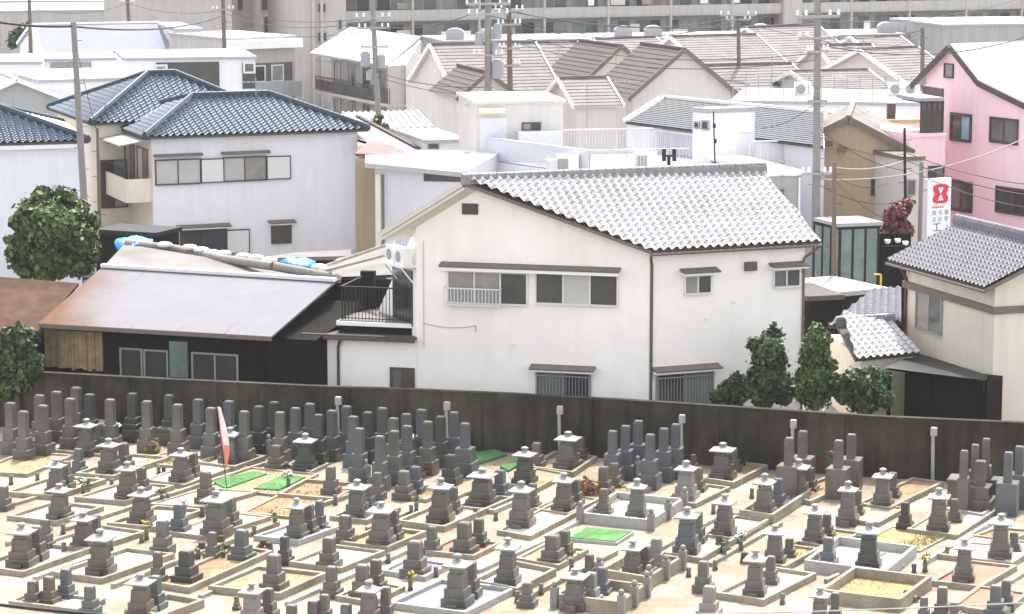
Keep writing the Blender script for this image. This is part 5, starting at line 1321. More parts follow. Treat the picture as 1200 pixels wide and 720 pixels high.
railing(fr2, fr2.len * .80, fr2.len, zt_, 1.2, 'white_metal', WB)
# stair tower
tw = H(); tA = WY(557, 122, 117); tB = W(660, 120.6, tA.z)
ST = thing('stair_tower', 'white stair tower block with a beige door hood on the roof terrace', 'stair tower', Vector((tA.x, tA.y, zt_)))
tf = Face(tA, tB); bk_ = -tf.n * 5
mb = MB(); mb.prism(seg_poly([tA, tB, tB + bk_, tA + bk_]), 0, tA.z); mb.build('wall', 'tower_wall', ST)
mb = MB(); tf.box(mb, -.1, tf.len + .1, tA.z, tA.z + .14, -5.1, .1); mb.build('roof', 'stucco_beige', ST)
a0, a1, z0, z1 = tf.rect(560, 127, 590, 132); mb = MB(); tf.box(mb, a0, a1, z0, z1, 0, .6); mb.build('door_hood', 'stucco_warm', ST)
a0, a1, z0, z1 = tf.rect(562, 138, 594, 185); mb = MB(); tf.box(mb, a0, a1, zt_, z1, 0, .05); mb.build('door', 'white_metal', ST)
window(tf, ST, (613, 145, 632, 152), 2, 'sash_brown', ('glass_lace', 'glass_dark'))
mb = MB(); a0, a1, z0, z1 = tf.rect(604, 153, 655, 180); tf.box(mb, a0, a1, zt_, z1, .02, .9); mb.build('store_box', 'white_metal', ST)
# right penthouse
C0, L0, R0 = WY(834, 133, 112.5), None, None
L0 = W(812, 131.5, C0.z); R0 = W(885, 131, C0.z); Bk = L0 + (R0 - C0)
PH = thing('rooftop_penthouse', 'grey-white rooftop penthouse block with a white slab roof, right of the terrace', 'penthouse', Vector((C0.x, C0.y, zt_)))
mb = MB(); mb.prism(seg_poly([L0, C0, R0, Bk]), 0, C0.z); mb.build('wall', 'stucco_white', PH)
cen = (L0 + R0) / 2; q = [cen + (p - cen) * 1.07 for p in (L0, C0, R0, Bk)]
mb = MB(); mb.prism(seg_poly(q), C0.z, C0.z + .2); mb.build('roof', 'white_roof', PH)
pf, plf = Face(C0, R0), Face(L0, C0)
window(plf, PH, (815, 144, 819, 149), 1, 'sash_grey', ('glass_dark',)); window(plf, PH, (824, 143, 830, 151), 1, 'sash_grey', ('glass_dark',))
a0, a1, z0, z1 = pf.rect(867, 142, 879, 154); mb = MB(); pf.box(mb, a0, a1, z0, z1, 0, .3); mb.build('meter_box', 'white_trim', PH)
p0 = WY(838, 197, 110.6); mb = MB(); t = thing('antenna_pole', 'thin dark antenna pole standing in front of the rooftop penthouse', 'antenna', p0)
mb.tube(p0, WY(836, 131, 110.6), .03, 6); mb.build('mast', 'iron_black', t)
mb = MB(); 
for u, v in ((837, 150), (838, 168)): q = WY(u, v, 110.6); mb.box((q.x, q.y, q.z), (.12, .12, .18))
mb.build('clamp', 'iron_black', t); mb = MB(); mb.box((p0.x, p0.y, p0.z - .1), (.35, .35, .12)); mb.build('foot', 'iron_black', t)
g = WY(784, 202, 108); t = thing('rooftop_lamp', 'dark two-armed lamp rising behind the cream house ridge', 'lamp', g)
mb = MB(); mb.tube(g - Vector((0, 0, 6)), WY(784, 184, 108), .07, 8); mb.build('post', 'iron_black', t)
for du in (-6, 6):
    q = WY(784 + du, 189, 108); mb = MB(); mb.box((q.x, q.y, q.z), (.16, .16, .5)); mb.build('lamp_head', 'iron_black', t)
mb = MB(); mb.beam(WY(777, 184, 108), WY(791, 184, 108), .08, .08); mb.build('arm', 'iron_black', t)
t = thing('water_tank', 'small white round tank on the edge of the white terrace building', 'tank', WY(646, 204, 110.5)); q = WY(646, 204, 110.5)
mb = MB(); mb.tube(q - Vector((0, 0, .3)), WY(646, 188, 110.5), .24, 12); mb.build('drum', 'white_metal', t); mb = MB(); q = WY(646, 188, 110.5); mb.tube(q, q + Vector((0, 0, .06)), .27, 12); mb.build('lid', 'white_trim', t)
for u, v, l in ((757, 170, 'white rooftop air conditioner by the far terrace railing'), (665, 195, 'white rooftop cabinet at the terrace corner')):
    q = WY(u, v, 113 if u > 700 else 111.6); t = thing('rooftop_unit', l, 'rooftop unit', q, 'units on the roof terrace')
    mb = MB(); mb.box((q.x, q.y, zt_), (.95, .5, .75)); mb.build('casing', 'white_trim', t); mb = MB(); mb.box((q.x - .2, q.y - .26, zt_ + .15), (.45, .03, .45)); mb.build('grille', 'sash_grey', t)

# ---- slate roof behind the terrace
SR = thing('slate_roofed_house', 'broad blue-grey slate roof with white verge behind the roof terrace', 'house', WY(860, 165, 126))
s0, s1 = WY(733, 143, 122), WY(965, 182, 119); s2, s3 = WY(965, 141, 129), WY(777, 115, 131)
s1.z = s0.z - .0; s1 = W(965, 172, s0.z); s2 = W(965, 133, s3.z)
tile_roof('roof', [s0, s1, s2, s3], (s1 - s0), SR, 'tile_slate', pitch=.6, row=.45, amp=.01, lift=.03, seg=2)
mb = MB(); mb.beam(s0, s3, .25, .14); mb.build('verge', 'white_trim', SR); mb = MB(); mb.beam(s3, s2, .25, .14); mb.build('ridge_cap', 'white_trim', SR)
mb = MB(); d_ = (s3 - s0); d_.z = 0
mb.prism(seg_poly([s0 + d_ * .04, s1 + d_ * .04, s2, s3]), 0, [s0.z - .1, s1.z - .1, s2.z - .25, s3.z - .25]); mb.build('wall', 'stucco_white', SR)

# ---- white flat roof with wire fence
b = flat_house('fenced_flat_building', 'white flat-roofed building with a wire fence round its roof, left of the pink house', 'building', (858, 121), (1082, 124), 143, 9, 'stucco_white', roof='white_roof')
mb = MB(); f = b.front
for i in range(16): x = b.w * i / 15; f.box(mb, x - .025, x + .025, b.z + .16, b.z + 1.5, -.5, -.45)
for z in (.5, .85, 1.2, 1.48): f.box(mb, 0, b.w, b.z + z, b.z + z + .025, -.49, -.465)
mb.build('wire_fence', 'transformer_grey', b.o)
for i, u in enumerate((1050, 1068, 940)):
    q = WY(u, 119, 146); t = thing('air_conditioner', 'white outdoor unit on the fenced flat roof, %s' % ['left of the pair by the pink house', 'right of the pair by the pink house', 'alone near the concrete pole'][i], 'air conditioner', q, 'outdoor units on the fenced roof')
    mb = MB(); mb.box((q.x, q.y, b.z + .16), (.85, .4, .75)); mb.build('casing', 'white_trim', t)
    mb = MB(); mb.tube((q.x - .1, q.y - .2, b.z + .55), (q.x - .1, q.y - .225, b.z + .55), .26, 12); mb.build('fan_grille', 'sash_grey', t)
b = flat_house('tan_porch_block', 'tan low block with a small dark chimney left of the pink bay window', 'building', (1022, 145), (1080, 147), 128, 5, 'stucco_warm', roof='stucco_tan')
mb = MB(); q = WY(1044, 138, 129); mb.box((q.x, q.y, q.z - .5), (.4, .4, 1.2)); mb.build('chimney', 'sash_brown', b.o)

# ---- tan gable house behind the poles
th = gable_house('tan_gable_house', 'tan rendered house with brown-edged gable behind the tall concrete pole', 'house', (926, 174), (1062, 176), 117, 8, 141, 'stucco_tan', 'grey_roof', axis='y', ov=.3, verge='hood_brown')
for q in ((966, 166, 976, 171), (982, 172, 992, 178)):
    a0, a1, z0, z1 = th.front.rect(*q); mb = MB(); th.front.box(mb, a0, a1, z0, z1, 0, .3); mb.build('vent_hood', 'hood_brown', th.o)
window(th.front, th.o, (1022, 212, 1036, 228), 1, 'sash_brown', ('glass_dark',)); 
a0, a1, z0, z1 = th.front.rect(928, 260, 1000, 262); mb = MB(); th.front.box(mb, .2, th.w * .55, 0, z1, 0, .08); mb.build('plinth', 'dark_siding', th.o)
b = flat_house('grey_side_building', 'grey-white house side with gutters just right of the cream house roof', 'house', (905, 206), (939, 203), 106, 7, 'concrete_grey', roof='white_trim')
window(b.front, b.o, (908, 222, 918, 240), 1, 'sash_grey', ('glass_grey',))
mb = MB(); mb.path([b.front.pt(b.w - .1, b.z - .1, .08), b.front.pt(b.w - .1, 0, .08)], .05); mb.build('downpipe', 'white_trim', b.o)

# ---- pink house
PA = WY(1085, 101, 121); pd = Vector((.50, -.866, 0)); PF = Face(PA, PA + pd * 12)
def pp(u, v): a, z = PF.sz(u, v); return a, z
apx, l_e, k_e = pp(1118, 51), pp(1074, 97), pp(1151, 93)
sl2 = pp(1200, 117); r_s = (sl2[1] - k_e[1]) / (sl2[0] - k_e[0]); a_end = PF.len - 1.5; z_end = k_e[1] + r_s * (a_end - k_e[0])
PK = thing('pink_house', 'bright pink three-storey gabled house with brown trim on the right', 'house', PF.pt(4, 0))
zl = apx[1] + (l_e[1] - apx[1]) / (l_e[0] - apx[0]) * (0 - apx[0])
mb = MB(); dp = 9.0
def pcol(a0, z0, a1, z1): mb.prism(seg_poly([PF.pt(a0, 0), PF.pt(a1, 0), PF.pt(a1, 0, -dp), PF.pt(a0, 0, -dp)]), 0, [z0, z1, z1, z0])
pcol(0, zl - .1, apx[0], apx[1] - .1); pcol(apx[0], apx[1] - .1, k_e[0], k_e[1] - .1); pcol(k_e[0], k_e[1] - .1, a_end, z_end - .1)
mb.build('wall', 'stucco_pink', PK)
prof = [l_e, apx, k_e, (a_end, z_end)]
for (a, z), (c, w) in zip(prof[:-1], prof[1:]):
    mb = MB(); mb.slab([PF.pt(a, z, .25), PF.pt(c, w, .25), PF.pt(c, w, -dp), PF.pt(a, z, -dp)], .12); mb.build('roof', 'white_roof', PK)
    mb = MB(); mb.beam(PF.pt(a, z - .30, .28), PF.pt(c, w - .30, .28), .06, .26); mb.build('verge_board', 'sash_brown', PK)
window(PF, PK, (1108, 76, 1117, 90), 1, 'sash_brown', ('glass_lace',))
window(PF, PK, (1116, 136, 1137, 163), 2, 'sash_brown', ('glass_dark', 'glass_blue'), fw=.12)
window(PF, PK, (1162, 141, 1192, 166), 2, 'sash_brown', ('glass_grey', 'glass_grey'), fw=.1)
window(PF, PK, (1115, 215, 1138, 245), 2, 'sash_brown', ('glass_grey', 'glass_dark'), fw=.12)
window(PF, PK, (1169, 223, 1206, 249), 2, 'sash_brown', ('glass_dark', 'glass_dark'), fw=.1)
# bay on the left and the lower wing
b_ = base_house('pink_lower_wing', 'lower pink wing with parapet left of the pink gable, under the dark bay', 'house wing', (1066, 161), (1108, 166), 116, 5, 'stucco_pink')
wallprism(b_, None, 0)
mb = MB(); b_.front.box(mb, 0, b_.w, b_.z, b_.z + .12, -5, .08); mb.build('parapet', 'stucco_pink', b_.o)
b_w = window(b_.front, b_.o, (1088, 196, 1104, 262), 2, 'sash_brown', ('glass_dark', 'glass_grey'))
BY = thing('glazed_balcony', 'dark brown glazed balcony bay on the left of the pink house', 'balcony', WY(1092, 160, 118))
by = base_house('x', 'x', 'x', (1077, 118), (1106, 119), 116.6, 2.2, 'sash_brown'); bpy.data.objects.remove(by.o)
zb_ = b_.z + .12
mb = MB(); by.front.box(mb, .1, by.w, zb_, zb_ + 1.0, -.08, 0)
for i in range(5): x = .1 + (by.w - .15) * i / 4; by.front.box(mb, x, x + .07, zb_, by.z, -.08, .01)
by.front.box(mb, .1, by.w, by.z - .12, by.z, -2.0, .01); by.front.box(mb, by.w - .1, by.w, zb_, by.z + .5, -2.0, 0); mb.build('frame', 'sash_brown', BY)
mb = MB(); by.front.box(mb, .12, by.w - .1, zb_ + 1.0, by.z - .1, -.07, -.03); mb.build('pane', 'glass_grey', BY)
mb = MB(); by.front.box(mb, -.25, by.w * .8, by.z, by.z + .15, -1.8, .5); mb.build('canopy', 'transformer_grey', BY)
b = flat_house('pale_wall_house', 'pale grey-white wall strip between the tan house and pink house', 'house', (1061, 188), (1081, 190), 113.5, 4, 'stucco_beige', roof='hood_brown')
window(b.front, b.o, (1063, 212, 1071, 228), 1, 'sash_grey', ('glass_grey',))

# ---- upright shop sign
SG = thing('shop_sign', 'tall white shop sign with a red emblem standing before the pink house', 'sign', WY(1101, 275, 109))
sA, sB = WY(1087.5, 213, 109), WY(1115, 208.5, 109.6)
sf_ = Face(sA, sB); z1s = sB.z; z0s = WY(1101, 300, 109).z; sw = sf_.len
mb = MB(); sf_.box(mb, 0, sw, z0s, z1s, -.22, 0); mb.build('panel', 'sign_white', SG)
def sign_poly(pts, m, off, name):
    """pts in sign units: x 0..1 across, y metres below the top"""
    mb = MB(); v = [sf_.pt(x * sw, z1s - y, o) for o in (0.002, off) for x, y in pts]; n = len(pts)
    mb.add(v, [list(range(n))[::-1], list(range(n, 2 * n))] + [[i, (i + 1) % n, n + (i + 1) % n, n + i] for i in range(n)])
    return mb.build(name, m, SG)
ht = .98 * 1.0
S = sw * .85
em = [(.22, .30), (.36, .22), (.74, .22), (.88, .30), (.88, .46), (.80, .60), (.88, .74), (.88, .90), (.74, .98), (.36, .98), (.22, .90), (.22, .74), (.30, .60), (.22, .46)]
sign_poly([(x, y * S * 1.02) for x, y in em], 'sign_red', .012, 'emblem')
for tri in ([(.44, .36), (.66, .36), (.57, .58), (.53, .58)], [(.53, .64), (.57, .64), (.66, .86), (.44, .86)]):
    sign_poly([(x, y * S * 1.02) for x, y in tri], 'sign_white', .018, 'emblem_gap')
def sign_text(txt, x, y, size, m):
    cu = bpy.data.curves.new('lettering', 'FONT'); cu.body = txt; cu.size = size; cu.align_x = 'CENTER'; cu.align_y = 'CENTER'; cu.extrude = .004
    cu.materials.append(MATS[m]); o = bpy.data.objects.new('lettering', cu); COL.objects.link(o)
    me = bpy.data.meshes.new_from_object(o.evaluated_get(bpy.context.evaluated_depsgraph_get())); bpy.data.objects.remove(o)
    o = bpy.data.objects.new('lettering', me); COL.objects.link(o)
    p = sf_.pt(x * sw, z1s - y, .006); o.parent = SG; o.location = p - SG.location
    o.rotation_euler = (math.pi / 2, 0, math.atan2(sf_.t.y, sf_.t.x)); return o
for x, y, c, m in ((.30, 1.38, '株', 'sign_grey'), (.55, 1.38, '式', 'sign_grey'), (.82, 1.38, '優', 'sign_grey'), (.30, 1.65, '会', 'sign_grey'), (.55, 1.65, '社', 'sign_grey'), (.82, 1.65, '愛', 'sign_grey')):
    sign_text(c, x, y * S, .22 * S, m)
sign_text('工', .42, 1.98 * S, .42 * S, 'sign_blue'); sign_text('エ', .86, 1.98 * S, .24 * S, 'sign_grey')
mb = MB()
for i in range(6): x = .24 + .1 * i; sf_.box(mb, x * S, (x + .06) * S, z1s - 1.18 * S, z1s - 1.10 * S, 0.002, .01)
mb.build('lettering', 'sign_red', SG)
pst = Vector((sf_.pt(-.28, 0, -.1).to_tuple())); mb = MB(); mb.tube((pst.x, pst.y, 0), (pst.x, pst.y, WY(1078, 190, pst.y).z), .09, 8); mb.build('post', 'pole_concrete', SG)
for z in (z1s - .45, z0s + .6): mb = MB(); sf_.box(mb, -.3, .02, z - .03, z + .03, -.14, -.08); mb.build('bracket', 'transformer_grey', SG)
mb = MB(); sf_.box(mb, .1, .2, 0, z0s, -.16, -.06); mb.build('post', 'pole_concrete', SG)

# ---- green glass shelter
GS = base_house('glass_shelter', 'dark-framed shelter with green glass panels between the two gardens', 'shelter', (984, 266), (1031, 263), 103, 4.2, 'iron_black')
zg = WY(600, 317, GS.A.y).z; 
mb = MB(); f = GS.front; lf2 = Face(GS.A - GS.t * .25 + GS.n * 2.0, GS.A)
for i in range(4): x = (GS.w - .08) * i / 3; f.box(mb, x, x + .08, 0, GS.z, -.08, 0)
f.box(mb, 0, GS.w, GS.z - .12, GS.z, -.08, .005); f.box(mb, 0, GS.w, 0, .25, -.08, .005)
for i in range(4): x = (lf2.len - .08) * i / 3; lf2.box(mb, x, x + .08, 0, GS.z, -.08, 0)
lf2.box(mb, 0, lf2.len, GS.z - .12, GS.z, -.08, .005); mb.build('frame', 'iron_black', GS.o)
for i in range(3):
    x0 = .09 + (GS.w - .08) * i / 3; x1 = x0 + GS.w / 3 - .12; zm = GS.z * .55
    mb = MB(); f.box(mb, x0, x1, zm, GS.z - .13, -.06, -.03); mb.build('pane', 'glass_green', GS.o)
    mb = MB(); f.box(mb, x0, x1, .25, zm - .02, -.055, -.025); mb.build('lower_pane', 'glass_greenlow', GS.o)
    y0 = .09 + (lf2.len - .08) * i / 3; mb = MB(); lf2.box(mb, y0, y0 + lf2.len / 3 - .12, .1, GS.z - .13, -.06, -.03); mb.build('pane', 'glass_green', GS.o)
e = GS.A - GS.t * .25 + GS.n * 2.0
mb = MB(); mb.prism(seg_poly([GS.A - GS.t * .1 - GS.n * .1, GS.B + GS.t * .1 - GS.n * .1, GS.B + GS.n * 2.0, e]), GS.z, GS.z + .14); mb.build('roof', 'roof_deck', GS.o)

b = flat_house('dark_lean_to', 'dark cluttered lean-to under the balcony of the blue-roofed house', 'shed', (112, 273), (182, 277), 112, 2.0, 'dark_wood', roof='iron_black')
# ---- bits of yard between the houses
sheet('yard', [W(u, v)[:2] for u, v in ((970, 395), (1055, 392), (1050, 318), (965, 318))], .004, 'pale_concrete')
b = flat_house('dark_yard_wall', 'low dark block with a pale top beside the cream house corner', 'shed', (948, 352), (986, 350), 96.5, 3.0, 'dark_wood', roof='dark_siding')
b = flat_house('pale_carport', 'low carport with a pale flat roof behind the small tiled outhouse', 'carport', (972, 348), (1038, 342), 97.5, 3.4, 'dark_wood', roof='kerb_grey')
t = thing('yellow_gate', 'small yellow post with arm beside the pale carport roof', 'gate post', WY(1032, 338, 99.5)); q = WY(1032, 338, 99.5)
mb = MB(); mb.tube((q.x, q.y, 0), (q.x, q.y, WY(1032, 322, 99.5).z), .04, 6); mb.build('post', 'flower_yellow', t); mb = MB(); q = WY(1032, 322, 99.5); mb.tube(q, q + Vector((-.25, 0, .02)), .035, 6); mb.build('arm', 'flower_yellow', t)
for i, (u, v) in enumerate(((1040, 283), (1052, 282), (1061, 285), (1047, 293))):
    q = WY(u, v, 104); mb = MB(); mb.rings((q.x, q.y, q.z - .1), [(.07, 0), (.12, .06), (.13, .16), (.10, .17)], 9, 0, 0, True); o = mb.build('white_planter', 'flower_white'); tag(o, 'round white pot below the red-leaved bush, %s of four' % ['leftmost', 'second', 'rightmost', 'lowest'][i], 'pot', 'white pots under the red bush')
t = thing('pot_shelf', 'dark shelf rack carrying white pots beside the glass shelter', 'rack', WY(1048, 300, 104)); q = WY(1050, 290, 104)
mb = MB(); mb.box((q.x, q.y + .1, 0), (1.1, .5, q.z + .05)); mb.build('shelf', 'dark_wood', t); mb = MB(); mb.box((q.x, q.y + .45, 0), (1.3, .08, q.z + .5)); mb.build('back', 'dark_wood', t)

# ------------------------------------------------------------------ utility poles and cables
def upole(label, top, second, Y, r=.16, m='pole_concrete', arms=(), tf=(), cat='utility pole'):
    T = WY(top[0], top[1], Y); Q = WY(second[0], second[1], Y); k = T.z / (T.z - Q.z); B = T + (Q - T) * k
    t = thing('utility_pole', label, cat, B, 'utility poles')
    mb = MB(); mb.tube(B, T, r * 1.2, 12, 0, r * .8); mb.build('shaft', m, t)
    mb = MB()
    for i in range(8): q = T.lerp(B, .06 + i * .07); mb.tube(q + Vector(((-1) ** i * .3, 0, 0)), q, .015, 4)
    mb.build('step_bolts', 'iron_black', t)
    for v, half, yaw in arms:
        q = T.lerp(B, (T.z - WY(top[0], v, Y).z) / T.z); d = Vector((math.cos(yaw), math.sin(yaw), 0))
        mb = MB(); mb.beam(q - d * half + Vector((0, -r, 0)), q + d * half + Vector((0, -r, 0)), .10, .10); a = mb.build('crossarm', 'transformer_grey', t)
        for j in (-.95, -.55, .55, .95):
            w = q + d * half * j + Vector((0, -r, .1)); mb = MB(); mb.rings(w, [(.05, 0), (.08, .06), (.04, .12), (.07, .18), (.02, .22)], 8, 0, 0, True); mb.build('insulator', 'white_trim', a)
    for u, v0, v1, rr_ in tf:
        a, c = WY(u, v0, Y), WY(u, v1, Y); mb = MB(); mb.tube(c, a, rr_, 12); mb.tube(a, a + Vector((0, 0, .08)), rr_ * .7, 10); mb.build('transformer', 'transformer_grey', t)
        mb = MB(); mb.beam(Vector((a.x, a.y, (a.z + c.z) / 2)), T.lerp(B, (T.z - (a.z + c.z) / 2) / T.z), .08, .08); mb.build('bracket', 'transformer_grey', t)
    return t, T, B
P_ = {}
P_['left'] = upole('bare concrete utility pole between the two blue roofs on the left', (86, 26), (97, 210), 112, .15, 'pole_concrete')
P_['fl1'] = upole('thin distant pole at far left above the grey gable', (34, -8), (36, 60), 200, .16, 'pole_brown')
P_['fl2'] = upole('thin distant pole rising over the warehouse roof', (149, -8), (151, 32), 222, .17, 'pole_brown', arms=[(4, .6, 0)])
P_['fl3'] = upole('thin distant pole left of the beige tower block', (261, -8), (263, 60), 196, .17, 'pole_brown', arms=[(12, .8, .3)])
P_['mid'] = upole('cluttered pole with transformer boxes before the gallery flats', (436, -5), (443, 128), 152, .17, 'pole_concrete', arms=[(22, 1.0, .3), (34, .9, .3), (56, .8, 0)], tf=[(428, 62, 78, .28), (447, 66, 80, .24), (433, 84, 94, .2)])
P_['c1'] = upole('grey concrete pole carrying a round transformer, left of a darker pole', (572, -12), (572, 115), 127, .19, 'pole_concrete', arms=[(6, 1.1, .3), (18, 1.0, .3), (66, .7, 0)], tf=[(583, 72, 92, .30), (561, 40, 54, .2), (583, 30, 46, .22), (580, 52, 64, .18)])
P_['c2'] = upole('dark brown pole right beside the concrete transformer pole', (596, -12), (598, 115), 130, .15, 'pole_brown', arms=[(14, .7, .2), (30, .6, .4), (58, .5, 0), (78, .5, .3)])
P_['m2'] = upole('thin brown pole with lamp arms among the beige tiled roofs', (865, 18), (866, 80), 172, .14, 'pole_brown', arms=[(19, 1.2, .1), (24, .8, .1)])
P_['big'] = upole('tall concrete pole with crossarms in front of the tan house', (958.5, -25), (956, 285), 106, .16, 'pole_concrete', arms=[(21, .9, .2), (46, .8, .2), (62, .5, .5), (120, .4, 0), (205, .6, .2)], tf=[(936, 17, 28, .12), (963, 203, 211, .12)])
P_['br'] = upole('short brown wooden pole beside the tall concrete pole', (978, 190), (977, 310), 102, .10, 'pole_brown')
P_['pk'] = upole('thin pole rising behind the beige roofs left of the pink house', (1081, 32), (1081, 90), 150, .14, 'pole_brown')
P_['pk2'] = upole('dark iron pole between tan house and pink house', (1060, 150), (1061, 240), 111, .07, 'iron_black')
P_['lb'] = upole('short dark pole beside the balcony of the white blue-roofed house', (114, 150), (116, 230), 117, .08, 'pole_brown')
CBL = 0
def cable(label, a, b, drop=.3, r=.018, m='cable_black', mid=None):
    pts = sag(WY(*a), WY(*b), drop); mb = MB(); mb.path(pts, r, 5); o = mb.build('overhead_cable', m); tag(o, label, 'cable', 'overhead cables'); return o
cable('thick dark cable running left from the bare concrete pole', (-40, 19, 108), (86, 31, 112), .15, .05)
cable('thick dark cable running right from the bare concrete pole over the warehouse', (86, 31, 112), (262, 18, 196), .5, .05)
cable('upper cable sweeping across the pink house to the right edge', (1060, 178, 111), (1230, 219, 96), .25, .02)
cable('middle cable sweeping across the pink house to the right edge', (1060, 187, 111), (1230, 232, 96), .25, .022)
cable('lower cable sweeping across the pink house to the right edge', (1060, 196, 111), (1230, 247, 96), .3, .018)
cable('pale cable rising from the tall concrete pole to the right edge over the pink house', (957, 210, 106), (1230, 148, 112), .7, .025, 'cable_grey')
cable('pale cable from the short brown pole to the dark iron pole', (978, 196, 102), (1060, 188, 111), .2, .02, 'cable_grey')
cable('lower pale service cable left of the tall concrete pole', (905, 204, 106), (957, 200, 106), .15, .015, 'cable_grey')
cable('cable from the tall concrete pole up to the top right over beige roofs', (958, 26, 106), (1240, -20, 190), .8, .02)
cable('cable linking the dark centre pole and the tall concrete pole', (598, 14, 130), (958, 26, 106), .5, .022)
cable('lower cable linking the centre poles and the thin brown pole', (598, 30, 130), (866, 22, 172), .9, .02)
cable('cable linking the cluttered pole and the centre transformer pole', (440, 30, 152), (572, 8, 127), .5, .022)
cable('twin upper cable dropping from the cluttered pole past the beige houses', (441, 84, 152), (572, 102, 127), .3, .03)
cable('twin lower cable dropping from the cluttered pole past the beige houses', (442, 90, 152), (600, 112, 130), .35, .025)
cable('cable from the distant left pole to the cluttered pole across the beige tower', (263, 16, 196), (437, 24, 152), .7, .022)
cable('cable from the short brown pole down to the glass shelter', (978, 206, 102), (1040, 215, 111), .3, .015)
cable('dark cable slanting from the tall concrete pole across the tan wall', (958, 150, 106), (1060, 200, 111), .3, .015)
cable('second dark cable slanting across the tan gable', (958, 160, 106), (1062, 185, 111), .2, .013)
cable('thick dark cable crossing the bottom left corner in front of the graves', (-20, 706.5, 46), (150, 723, 46), .02, .034, 'cable_black')
cable('thin pale cable crossing the bottom right in front of the graves', (690, 722, 47), (1230, 705, 47), .05, .013, 'cable_grey')

for i, (a, b, dr, r) in enumerate([((440, 20, 152), (262, 10, 196), .6, .02), ((440, 34, 152), (263, 24, 196), .8, .02), ((440, 56, 152), (369, 70, 190), .4, .018), ((572, 6, 127), (865, 19, 172), .9, .022), ((572, 18, 127), (866, 25, 172), 1.0, .022),
     ((598, 40, 130), (958, 62, 106), .7, .02), ((598, 48, 130), (958, 70, 106), .8, .02), ((866, 24, 172), (1081, 36, 150), .8, .02), ((958, 46, 106), (1081, 40, 150), .6, .02), ((958, 52, 106), (1240, 30, 118), .8, .02),
     ((957, 120, 106), (885, 150, 113), .3, .014), ((957, 200, 106), (978, 205, 102), .1, .014), ((957, 215, 106), (1062, 236, 111), .4, .016), ((978, 210, 102), (1062, 262, 111), .4, .014), ((572, 98, 127), (545, 124, 118), .2, .014), ((86, 34, 112), (114, 155, 117), .3, .014), ((150, 4, 222), (262, 12, 196), .5, .02), ((36, 10, 200), (150, 4, 222), .6, .02)]):
    cable('thin dark cable number', a, b, dr, r); o = [x for x in COL.objects if x.name.startswith('overhead_cable')]
    c_ = o[-1]; c_['label'] = ''; lab(c_, 'thin dark overhead cable', ((a[0] + b[0]) / 2, (a[1] + b[1]) / 2))
for i, (u, v0, v1, Y) in enumerate([(655, 46, 66, 186), (722, 62, 84, 172), (688, 96, 150, 140), (735, 92, 146, 140), (905, 66, 92, 168), (1012, 40, 64, 182), (300, 92, 112, 126)]):
    a, b = WY(u, v0, Y), WY(u, v1, Y); t = thing('roof_aerial', None, 'aerial', b, 'television aerials on roofs')
    mb = MB(); mb.tube(b, a, .025, 5); mb.build('mast', 'transformer_grey', t)
    mb = MB(); mb.beam(a + Vector((-.7, 0, -.2)), a + Vector((.7, .2, -.2)), .03, .03)
    for k in range(6): q = a + Vector((-.6 + .24 * k, .03 * k, -.19)); mb.beam(q - Vector((0, .3, 0)), q + Vector((0, .3, 0)), .02, .02)
    mb.build('antenna_rods', 'transformer_grey', t); lab(t, 'thin grey television aerial', (u, (v0 + v1) / 2))
# ------------------------------------------------------------------ trees and bushes
def leafy(name, label, cat, blobs, Y, trunk_px, leaf, n, size, seed, group=None, dpt=1.0):
    """blobs: (u, v, radius px) crown clumps; leaves are small two-triangle blades spread through each clump's shell"""
    rr = random.Random(seed); g = WY(trunk_px, 400, Y); g.z = 0
    t = thing(name, label, cat, g, group); s = Y / F_PX
    cs = []
    for u, v, r in blobs:
        c = WY(u, v, Y + rr.uniform(-.35, .35) * r * s * 2 * dpt); R_ = r * s
        if r < 7: cs.append((c, R_)); continue
        cs.append((c, R_ * .82))
        for _ in range(5):
            d = Vector((rr.gauss(0, 1), rr.gauss(0, 1), rr.gauss(0, 1))).normalized()
            cs.append((c + d * R_ * rr.uniform(.6, 1.05), R_ * rr.uniform(.2, .42)))
    mb = MB(); top = max(cs, key=lambda c: c[0].z)[0]
    mid = Vector((g.x, g.y, max(.3, min(c[0].z for c in cs))))
    mb.tube(g, mid, .10 + .02 * len(cs) ** .5, 8, 0, .09)
    for c, r in cs:
        if r > .3: mb.tube(mid, c, .05, 6, 0, .02)
    mb.build('trunk', 'bark', t)
    mb = MB(); tot = sum(r * r for _, r in cs)
    for c, r in cs:
        for _ in range(int(n * r * r / tot)):
            d = Vector((rr.gauss(0, 1), rr.gauss(0, 1), rr.gauss(0, 1))).normalized()
            p = c + d * r * (rr.uniform(.55, 1.0) ** .5) * (rr.uniform(.85, 1.12) if rr.random() < .86 else rr.uniform(1.1, 1.5))
            if p.z < .05: continue
            nrm = (d + Vector((rr.gauss(0, .6), rr.gauss(0, .6), rr.gauss(0, .6) + .3))).normalized()
            a = nrm.orthogonal().normalized(); ang = rr.uniform(0, 6.28); b = nrm.cross(a)
            a, b = a * math.cos(ang) + b * math.sin(ang), b * math.cos(ang) - a * math.sin(ang)
            L = size * rr.choice((.55, .8, 1.0, 1.25, 1.6)); w = L * .34
            mb.add([p - a * L * .5, p - b * w, p + a * L * .5, p + b * w + nrm * L * .08], [[0, 1, 2, 3]])
    mb.build('crown', leaf, t, fix=False); return t
leafy('broadleaf_tree', 'big dense round green tree in front of the left white house', 'tree',
      [(60, 262, 34), (38, 250, 22), (84, 250, 24), (62, 240, 22), (28, 285, 20), (95, 280, 22), (60, 300, 32), (30, 310, 18), (92, 308, 20), (104, 262, 14), (20, 262, 10), (48, 232, 12), (76, 230, 12), (108, 300, 10), (14, 300, 9)], 103, 62, 'leaf_broad', 15000, .22, 1)
